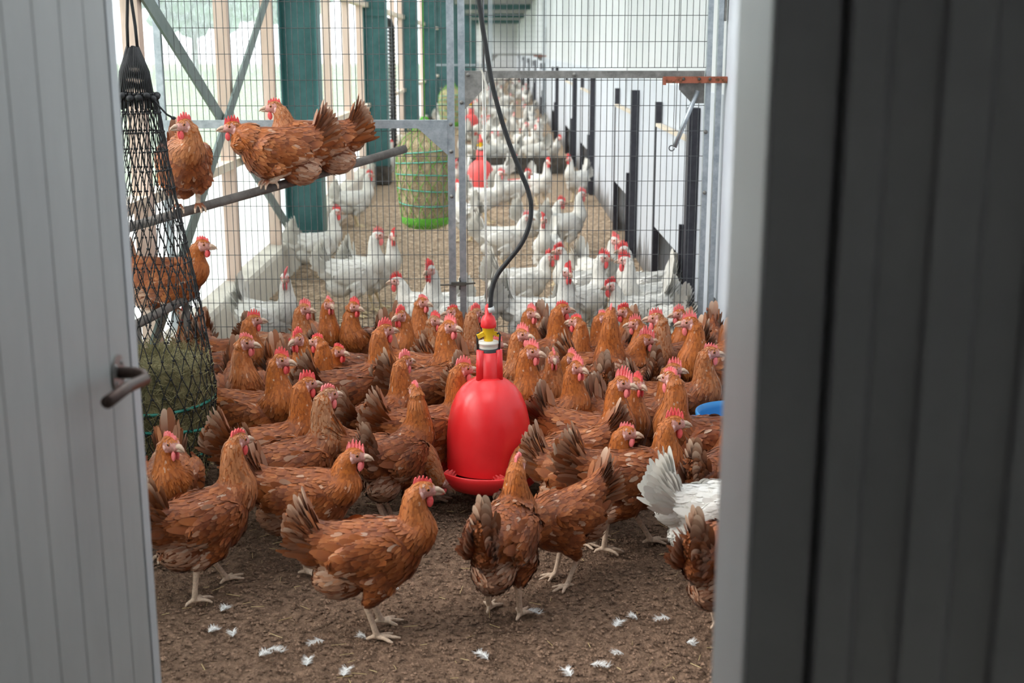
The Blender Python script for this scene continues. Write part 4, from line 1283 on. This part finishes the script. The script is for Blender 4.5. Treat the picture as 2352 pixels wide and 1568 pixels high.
TONE = np.random.default_rng(77)
def place_hen(key, loc, heading, scale, label, group, name=None, comb=0, far=False, tone=0, lean=0.0):
    h = HENS[key]
    w = h['white']
    nm = name or ('white_hen' if w else 'brown_hen')
    oc_ = (float(TONE.uniform(.15, .85)), float(TONE.random() ** 3), 0, 1)
    if 'dark' in label or 'plum' in label: oc_ = (-.1, .1, 0, 1)
    if 'speckled neck turned' in label or 'speckle-necked' in label or 'grey-speckled' in label: oc_ = (.5, 1.0, 0, 1)
    if 'orange' in label or 'golden' in label or 'honey' in label: oc_ = (.75, 0, 0, 1)
    def inst(n, me, material, parent=None, mtx=None):
        o = bpy.data.objects.new(n, me)
        o.color = oc_
        COL.objects.link(o)
        if len(me.materials) == 0: me.materials.append(material)
        if me.materials[0] is not material:
            o.material_slots[0].link = 'OBJECT'; o.material_slots[0].material = material
        if parent is not None:
            o.parent = parent
        if mtx is not None: o.matrix_local = mtx
        return o
    root = inst(nm, h['body'], M['body_white' if w else 'body_rust'])
    root.location = loc
    root.rotation_euler = (0, R(lean), R(heading))
    root.scale = (scale,) * 3
    tag(root, label, 'hen', group)
    fm = M['plumage_white' if w else 'plumage_rust']
    cm = M['comb_pink' if tone else 'comb_red']
    inst('tail', h['tail'], fm, root)
    inst('comb', COMBS[comb], cm, root, h['HM'])
    inst('plumage', h['plume'], fm, root)
    if far: return root
    inst('wing', h['wings'][0], fm, root); inst('wing', h['wings'][1], fm, root)
    inst('beak', BEAK, M['horn'], root, h['HM'])
    wt = WATTLE[1 if w else 0]
    for fl in (Matrix.Identity(4), FLIP):
        inst('wattle', wt, cm, root, h['HM'] @ fl)
        inst('earlobe', EAR, M['earlobe'], root, h['HM'] @ fl)
        e = inst('eye', EYE, M['eye_amber'], root, h['HM'] @ fl)
        inst('pupil', PUPIL, M['eye_black'], e)
    return root
# ------------------------------------------------------------------ poses
for k, kw in {
    'A0': dict(), 'AL': dict(yaw=58), 'AR': dict(yaw=-58), 'AL9': dict(yaw=98, hpitch=-10), 'AR9': dict(yaw=-98, hpitch=-10),
    'T0': dict(neck='tall', bpitch=10), 'TL': dict(neck='tall', bpitch=8, yaw=50), 'TR': dict(neck='tall', bpitch=8, yaw=-50),
    'M0': dict(neck='mid'), 'ML': dict(neck='mid', yaw=45), 'MR': dict(neck='mid', yaw=-45),
    'F0': dict(neck='fwd', hpitch=-22), 'P0': dict(neck='low', bpitch=-8), 'W0': dict(neck='alert', legs='walk', bpitch=6), 'S0': dict(neck='std'), 'SL': dict(neck='std', yaw=40), 'SW': dict(neck='std', legs='walk', bpitch=3),
    'K0': dict(neck='tuck', legs='perch', hpitch=-4), 'KR': dict(neck='mid', legs='perchstand', yaw=-70, bpitch=16), 'KM': dict(neck='mid', legs='perch'),
    'wA': dict(white=True, tail_up=64), 'wL': dict(white=True, yaw=58, tail_up=64), 'wR': dict(white=True, yaw=-58, tail_up=64),
    'wM': dict(white=True, neck='mid', tail_up=60), 'wP': dict(white=True, neck='low', bpitch=-8, tail_up=56)}.items():
    make_hen(k, **kw)

FOOT = []
def hen_head(key, px, py, heading, scale, label, group, comb=0, tone=0, z=0.0, far=False, lean=0.0):
    hl = HENS[key]['head'] * scale
    p = at_z(px, py, hl.z + z)
    a = R(heading)
    loc = Vector((p.x - (hl.x * math.cos(a) - hl.y * math.sin(a)), p.y - (hl.x * math.sin(a) + hl.y * math.cos(a)), z))
    FOOT.append((label, loc, heading, scale, key))
    return place_hen(key, loc, heading, scale, label, group, comb=comb, tone=tone, far=far, lean=lean)
def hen_body(key, px, py, heading, scale, label, group, comb=0, tone=0, z=0.0, far=False, bz=.25):
    p = at_z(px, py, bz * scale + z)
    loc = Vector((p.x, p.y, z))
    FOOT.append((label, loc, heading, scale, key))
    return place_hen(key, loc, heading, scale, label, group, comb=comb, tone=tone, far=far)

GB = 'brown hens crowding before the fence'
BROWN = [
    # key, head px, py, heading, scale, label, comb, tone
    # --- front row
    ('S0', 972, 1122, 8, 0.99, 'brown hen in profile with both feet planted, frontmost on the bare soil', 2, 0),
    ('S0', 1190, 1066, 72, 0.98, 'brown hen seen from behind with pale fluffy rump, before the red drinker', 2, 1),
    ('SW', 1548, 970, 8, 1.01, 'large brown hen striding right with a big flopping red comb', 1, 0),
    ('M0', 815, 1044, -8, 0.97, 'brown hen in profile with red wattles and white tail, behind the frontmost hen', 1, 1),
    ('W0', 548, 1010, 48, 0.97, 'brown hen walking away beside the open door, face hidden', 2, 0),
    ('SL', 392, 1018, 285, 1, 'bright orange-necked hen at the door edge below the hay net', 2, 1),
    ('S0', 1745, 1105, 48, 0.98, 'brown hen seen from behind, half cut by the right door jamb', 0, 0),
    ('P0', 1024, 1104, 14, 0.94, 'brown hen ducking towards the drinker pan, behind the frontmost hen', 0, 0),
    # --- second row
    ('AL', 953, 896, 58, 0.95, 'dark-necked pale-faced hen with white rump left of the drinker bell', 2, 1),
    ('A0', 705, 880, 30.6, 0.998, 'brown hen with bright red face and comb, left of the speckled neck', 1, 0),
    ('A0', 754, 905, 40.1, 1.003, 'hen with pale speckled neck turned away from the viewer', 2, 1),
    ('S0', 1440, 992, 345.8, 0.92, 'orange-necked pale-faced hen behind the striding hen', 2, 1),
    ('AR', 1540, 868, 184.7, 1.07, 'dark plum-brown hen with pale beak looking left, scruffy back', 2, 1),
    ('A0', 1695, 930, 54.3, 0.959, 'dark brown hen with white tail tuft before the blue tub', 0, 0),
    # --- third row
    ('A0', 929, 829, 48.1, 0.974, 'brown hen with tall pink comb and outspread tail in the middle', 0, 1),
    ('A0', 1064, 846, 18.6, 1.007, 'orange-necked hen whose beak touches the red drinker neck', 0, 1),
    ('AR', 1327, 842, 8.2, 0.971, 'long-bodied brown hen right of the drinker with small pink wattle', 0, 1),
    ('A0', 1430, 878, 328.8, 1.003, 'orange-headed hen with large pale pink comb and white feather', 3, 1),
    ('A0', 1465, 880, 299.3, 0.927, 'dark hen with bright red comb close behind the pale-combed one', 0, 0),
    ('A0', 647, 826, -18, 1.02, 'orange hen with long beak in profile left of centre', 0, 0),
    ('AL', 566, 786, 287.6, 1.043, 'broad-chested hen standing right of the black hay net', 2, 1),
    ('A0', 1548, 846, -16, 0.92, 'brown hen with raised blurred comb behind the plum-dark one', 1, 1),
    ('A0', 1633, 808, 352.4, 0.975, 'brown hen in profile beside the stained white wall', 2, 1),
    # --- fourth row
    ('A0', 884, 757, 30, 1.06, 'dark-bodied hen with scarlet comb in the left middle', 0, 0),
    ('AR', 684, 778, 300, 1.018, 'golden-necked hen looking left with bushy comb', 0, 0),
    ('AR', 729, 784, 215.3, 0.934, 'hen with upright thin comb peering left behind the golden neck', 2, 0),
    ('F0', 672, 795, 2.3, 1.02, 'hen with fanned tail bowing below the white hen at the fence', 2, 0),
    ('M0', 779, 806, -29.3, 0.92, 'small-faced hen with bright red comb between two tails', 2, 0),
    ('A0', 1222, 806, 330, 1.031, 'big golden-brown hen leaning its beak right, near the drinker', 0, 1),
    ('A0', 1272, 820, 274.6, 0.945, 'brown hen facing the viewer with narrow pale face', 2, 1),
    ('M0', 1314, 822, 307.8, 0.92, 'hen with tall pink comb peering over another hen', 0, 1),
    ('M0', 1483, 779, 0.8, 1, 'hen stretching right with a flat pink comb over brown backs', 3, 1),
    ('P0', 1500, 905, 83.9, 0.976, 'pecking brown hen showing its rump and raised tail on the right', 0, 0),
    ('A0', 1034, 748, 326.1, 1.057, 'tall honey-brown hen with pink comb left of the yellow valve', 0, 1),
    ('M0', 1140, 790, 0.9, 0.92, 'hen mostly hidden behind the yellow drinker valve with white-streaked tail', 0, 1),
    ('A0', 1200, 767, 327.4, 1.003, 'open-beaked hen with pale pink comb right of the valve', 0, 1),
    # --- rear rows
    ('A0', 583, 734, 20.2, 0.996, 'dark red-brown hen at the far left beside the kerb', 0, 0),
    ('A0', 700, 708, 339, 0.975, 'hen with large wattles and pink comb near the left fence', 1, 1),
    ('A0', 756, 697, 299.9, 0.972, 'slim hen with small pink comb looking right at the fence', 2, 1),
    ('AL9', 814, 703, 230.8, 0.96, 'hen turning its head back with a jagged red comb at the fence', 0, 0),
    ('AR', 920, 724, 291.8, 0.996, 'dark-headed hen with upright comb looking left at mid fence', 0, 0),
    ('TL', 972, 693, 275.9, 0.94, 'long-necked amber hen left of the centre fence posts', 2, 1),
    ('AL', 1000, 735, 266.9, 0.92, 'speckle-necked hen with red comb under the fence posts', 0, 0),
    ('AR', 1039, 716, 255, 0.92, 'dark hen looking left right at the foot of the centre posts', 2, 0),
    ('A0', 1092, 718, 42.2, 0.955, 'hen with bright red comb just left of the red drinker cap', 0, 0),
    ('A0', 1221, 718, 313.6, 0.94, 'dark-chested hen with pink comb just right of the hose end', 0, 1),
    ('A0', 1292, 709, 15.1, 1.026, 'hen with drooping wattle before the white hens at the gate', 2, 0),
    ('M0', 1302, 737, 290.3, 0.937, 'hen with narrow upright comb facing the viewer at the gate', 2, 1),
    ('AR', 1323, 738, 211, 0.939, 'dark-faced hen with bowed head looking left at the gate', 2, 0),
    ('A0', 1386, 728, 330, 0.92, 'ruddy hen tucked behind the stretched neck at the gate', 2, 1),
    ('T0', 1403, 718, 81, 1.04, 'hen stretching its neck away through the gate wires', 2, 1),
    ('AR', 1432, 715, 256.8, 0.94, 'dark hen with hanging wattle looking left in front of white plumage', 1, 0),
    ('AR', 1459, 743, 240.3, 0.92, 'pale-faced hen with ragged pink comb below the dark one', 0, 1),
    ('AR', 1507, 730, 224, 1.018, 'hen with grey-speckled neck looking left near the gate end', 1, 1),
    ('AR', 1559, 720, 253.8, 0.92, 'hen with salmon comb looking left behind a larger one', 0, 1),
    ('AR', 1584, 740, 231.9, 1.07, 'large copper hen with salmon comb near the hinge post', 0, 1),
]
for (k, px, py, hd, sc, lab, cb, tn) in BROWN:
    hen_head(k, px, py, hd, sc, lab, GB, comb=cb, tone=tn)
hen_body('P0', 1296, 1195, 212, .86, 'hunched brown hen with curled white-edged tail, right of the rear-view hen', GB, bz=.22)
hen_body('P0', 1306, 1040, 182, .94, 'brown hen with pale raised tail drinking at the right of the bell', GB)
hen_body('P0', 1632, 806, 258, .96, 'dark hen bowing by the stained wall with its tail raised', GB)
hen_body('P0', 812, 850, -10.2, 0.962, 'pecking hen whose white-edged tail rises behind the dark-bodied one', GB)
hen_body('F0', 985, 885, 26.9, 1.02, 'hen with only its long brown back showing left of the drinker neck', GB)
hen_body('P0', 1385, 850, 180.5, 0.92, 'hen with a white-tipped tail and hidden head right of the drinker', GB)
hen_body('A0', 446, 800, 268, .95, 'brown hen glimpsed through the black net above the hay', GB)

# perch
GP = 'brown hens on the perch'
def on_pole(t): return PA + (PB - PA) * t + Vector((0, 0, .0185))
def perch(key, t, heading, scale, label, comb):
    p = on_pole(t)
    FOOT.append((label, p, heading, scale, key))
    place_hen(key, p + Vector((-.02 * math.cos(R(heading)), -.02 * math.sin(R(heading)), -.004)), heading, scale, label, GP, comb=comb)
perch('KR', .06, 292, 1.05, 'brown hen perched leftmost, its chest towards the viewer', 0)
perch('K0', .40, 196, 1.10, 'brown hen crouching on the perch in front, facing left', 1)
perch('KM', .56, 186, 1.05, 'brown hen crouching on the perch furthest right with a raised tail', 2)
hen_head('KM', 466, 562, 350, 1.05, 'orange-brown hen on the low perch behind the black net', GP, comb=2, z=.46)

GW = 'white hens behind the fence'
WHITE = [
    ('wR', 655, 638, 330, 1.02, 'white hen standing upright at the left kerb behind the fence', 3, 1),
    ('wA', 772, 487, 25, 1, 'white hen at the foot of the nearest green column', 3, 0),
    ('wA', 848, 402, 21.4, 0.999, 'white hen by the kerb beyond the nearest green column', 4, 0),
    ('wA', 868, 540, 4.2, 1.061, 'white hen in full profile facing right below the green net', 4, 1),
    ('wR', 902, 543, 344.3, 0.999, 'white hen directly behind the one in full profile', 3, 0),
    ('wM', 912, 645, 178, 1, 'white hen facing left with lowered head left of the posts', 3, 0),
    ('wL', 988, 620, 182, 1.06, 'white hen with raised head just left of the centre posts', 4, 0),
    ('wM', 1210, 500, 2, 1.02, 'white hen in profile right of the posts under the hose', 3, 1),
    ('wA', 1249, 505, 255, 1, 'white hen facing the viewer behind the hose bend', 4, 0),
    ('wA', 1336, 446, 28, 1.02, 'white hen stretching up with its tail to the left', 3, 1),
    ('wM', 1288, 464, 10, 1, 'white hen with red comb bending between two others', 3, 0),
    ('wM', 1262, 590, 10, 1, 'white hen with its comb flopped over one eye by the hose', 4, 0),
    ('wA', 1285, 575, 200, 0.96, 'white hen whose comb shows behind the flop-combed one', 3, 0),
    ('wR', 1303, 625, 350, 1.04, 'large white hen facing right behind the middle of the gate', 3, 0),
    ('wR', 1385, 592, 48, 1, 'white hen with tall upright tail in the middle of the gate', 3, 0),
    ('wA', 1413, 552, 305.5, 1.03, 'white hen with pink comb beside the first dark guide', 4, 1),
    ('wR', 1436, 598, 212, 1.04, 'grey-white hen with raised tails at the nearest pop hole', 3, 0),
    ('wA', 1432, 574, 196, 1, 'white hen looking left just behind the grey-white one', 4, 0),
    ('wM', 1404, 657, 197, 0.987, 'white hen with lowered head close to the gate wires', 3, 0),
    ('wP', 1490, 760, 107.8, 0.989, 'white hen showing only its rump close to the gate', 3, 0),
    ('wA', 1150, 398, 350, 1, 'white hen standing right of the faded red drinker', 3, 1),
    ('wM', 1212, 398, 20, 1, 'white hen with red comb over the half hidden drinker pan', 3, 0),
    ('wA', 1258, 372, 300, 1, 'white hen with raised tail at the middle of the litter', 3, 0),
    ('wA', 1307, 365, 230, 1, 'white hen looking left by the third pop hole', 4, 0),
    ('wA', 1052, 425, 120, 1, 'white hen with its back to the viewer between the posts', 3, 0),
    ('wM', 1048, 375, 250, 1, 'white hen left of the faded red drinker', 3, 1),
    ('wA', 1104, 352, 190, 1, 'white hen right behind the faded red drinker', 3, 1),
    ('wA', 900, 330, 67.7, 0.948, 'white hen at the second green column beside the kerb', 3, 0),
]
for (k, px, py, hd, sc, lab, cb, tn) in WHITE:
    hen_head(k, px, py, hd, sc, lab, GW, comb=cb, tone=tn)
# the distant crowd
def zone(x, y):
    a = 'on the left side' if x < -.25 else ('in the middle' if x < .35 else 'beside the pop holes')
    b = 'just past the low dark board' if y < 19 else ('in mid distance' if y < 26.8 else 'beyond the far partition')
    return ('white hen of the distant flock %s, %s' % (b, a), 'distant white hens %s, %s' % (b, a))
fg = np.random.default_rng(21)
pl_ = [(f[1].x, f[1].y) for f in FOOT]
cnt = 0
for tries in range(4000):
    y = 15.6 + 44 * fg.random() ** 1.5
    x = fg.uniform(-.75 if y < 20 else -1.0, .76)
    if y < 20 and x < -.5 and fg.random() < .6: continue
    if min((x - a) ** 2 + ((y - b) * .8) ** 2 for a, b in pl_) < .30 ** 2: continue
    if abs(y - 15.42) < .25 or abs(y - 27.0) < .25: continue
    pl_.append((x, y)); cnt += 1
    k = ['wA', 'wL', 'wR', 'wM', 'wP'][int(fg.choice(5, p=[.3, .2, .2, .2, .1]))]
    place_hen(k, (x, y, 0), fg.uniform(0, 360), fg.uniform(.96, 1.06), *zone(x, y), comb=int(fg.integers(3, 5)), tone=int(fg.integers(0, 2)), far=True)
    if cnt >= 78: break
# the white hen among the brown ones at the right jamb
hen_body('wA', 1664, 1160, 8, 1.0, 'soiled white hen among the brown ones at the right jamb', GW, comb=3)

# ------------------------------------------------------------------ loose feathers on the soil
mat('down_white', (0.78, 0.77, 0.75), 0.9, col2=(0.86, 0.86, 0.85), scale=60)
def down_mesh(name, seed, ln, barbs):
    g = np.random.default_rng(seed); mb = MB()
    sp_ = [Vector((ln * (t - .5), .006 * math.sin(t * 3 + seed), .004 + .006 * math.sin(t * 3.1))) for t in np.linspace(0, 1, 7)]
    mb.tube(sp_, .0006, 4)
    for i in range(barbs):
        t = g.uniform(.05, 1); p = sp_[0].lerp(sp_[-1], t); p.z = .004 + .006 * math.sin(t * 3.1)
        a = g.choice([-1, 1]) * g.uniform(.5, 1.3)
        L = g.uniform(.007, .02)
        d = Vector((math.cos(a), math.sin(a), g.uniform(-.1, .6))).normalized()
        s = Vector((-d.y, d.x, 0)) * .0006
        q = p + d * L
        mb.add([p - s, p + s, q + s * .4, q - s * .4], [(0, 1, 2, 3)])
    return mb.mesh(name)
DOWN = [down_mesh('down_a', 1, .034, 120), down_mesh('down_b', 2, .022, 90), down_mesh('down_c', 3, .045, 90)]
FE = [(516, 1402, 1, 'curled white feather below the hen walking away'), (489, 1451, 1, 'tight white down tuft nearest the door edge'), (606, 1506, 1, 'white down tuft left of the fluffiest feather'),
      (708, 1523, 0, 'fluffiest white feather on the soil at the bottom'), (728, 1478, 2, 'long flat white feather above the fluffiest one'), (795, 1547, 0, 'white feather at the bottom edge of the picture'),
      (904, 1355, 2, 'white feather lying behind the frontmost hen'), (833, 1465, 1, 'small white tuft below the feet of the frontmost hen'), (535, 1459, 1, 'thin white wisp right of the tight down tuft'),
      (632, 1495, 2, 'slender white feather between two tufts'), (1223, 1407, 2, 'white feather in the soil below the rear-view hen'), (1421, 1436, 0, 'white feather alone on the soil at lower right'),
      (1456, 1420, 1, 'greyish wisp right of the lone feather'), (1523, 1424, 2, 'curved grey-white feather left of the yellow foot'), (1306, 1548, 0, 'white feather at the bottom right of centre'),
      (1108, 1509, 2, 'matted white feather at the bottom centre'), (1376, 1530, 2, 'curved pale feather low on the right'), (1421, 1503, 1, 'small pale wisp above the curved feather'),
      (1585, 1480, 1, 'tiny white tuft by the jamb')]
for px, py, kx, lab in FE:
    p = at_z(px, py, .004)
    o = link('loose_feather', DOWN[kx], M['down_white'])
    o.location = (p.x, p.y, .002); o.rotation_euler = (0, 0, fg.uniform(0, 6.28))
    tag(o, lab, 'feather', 'loose white feathers on the soil')
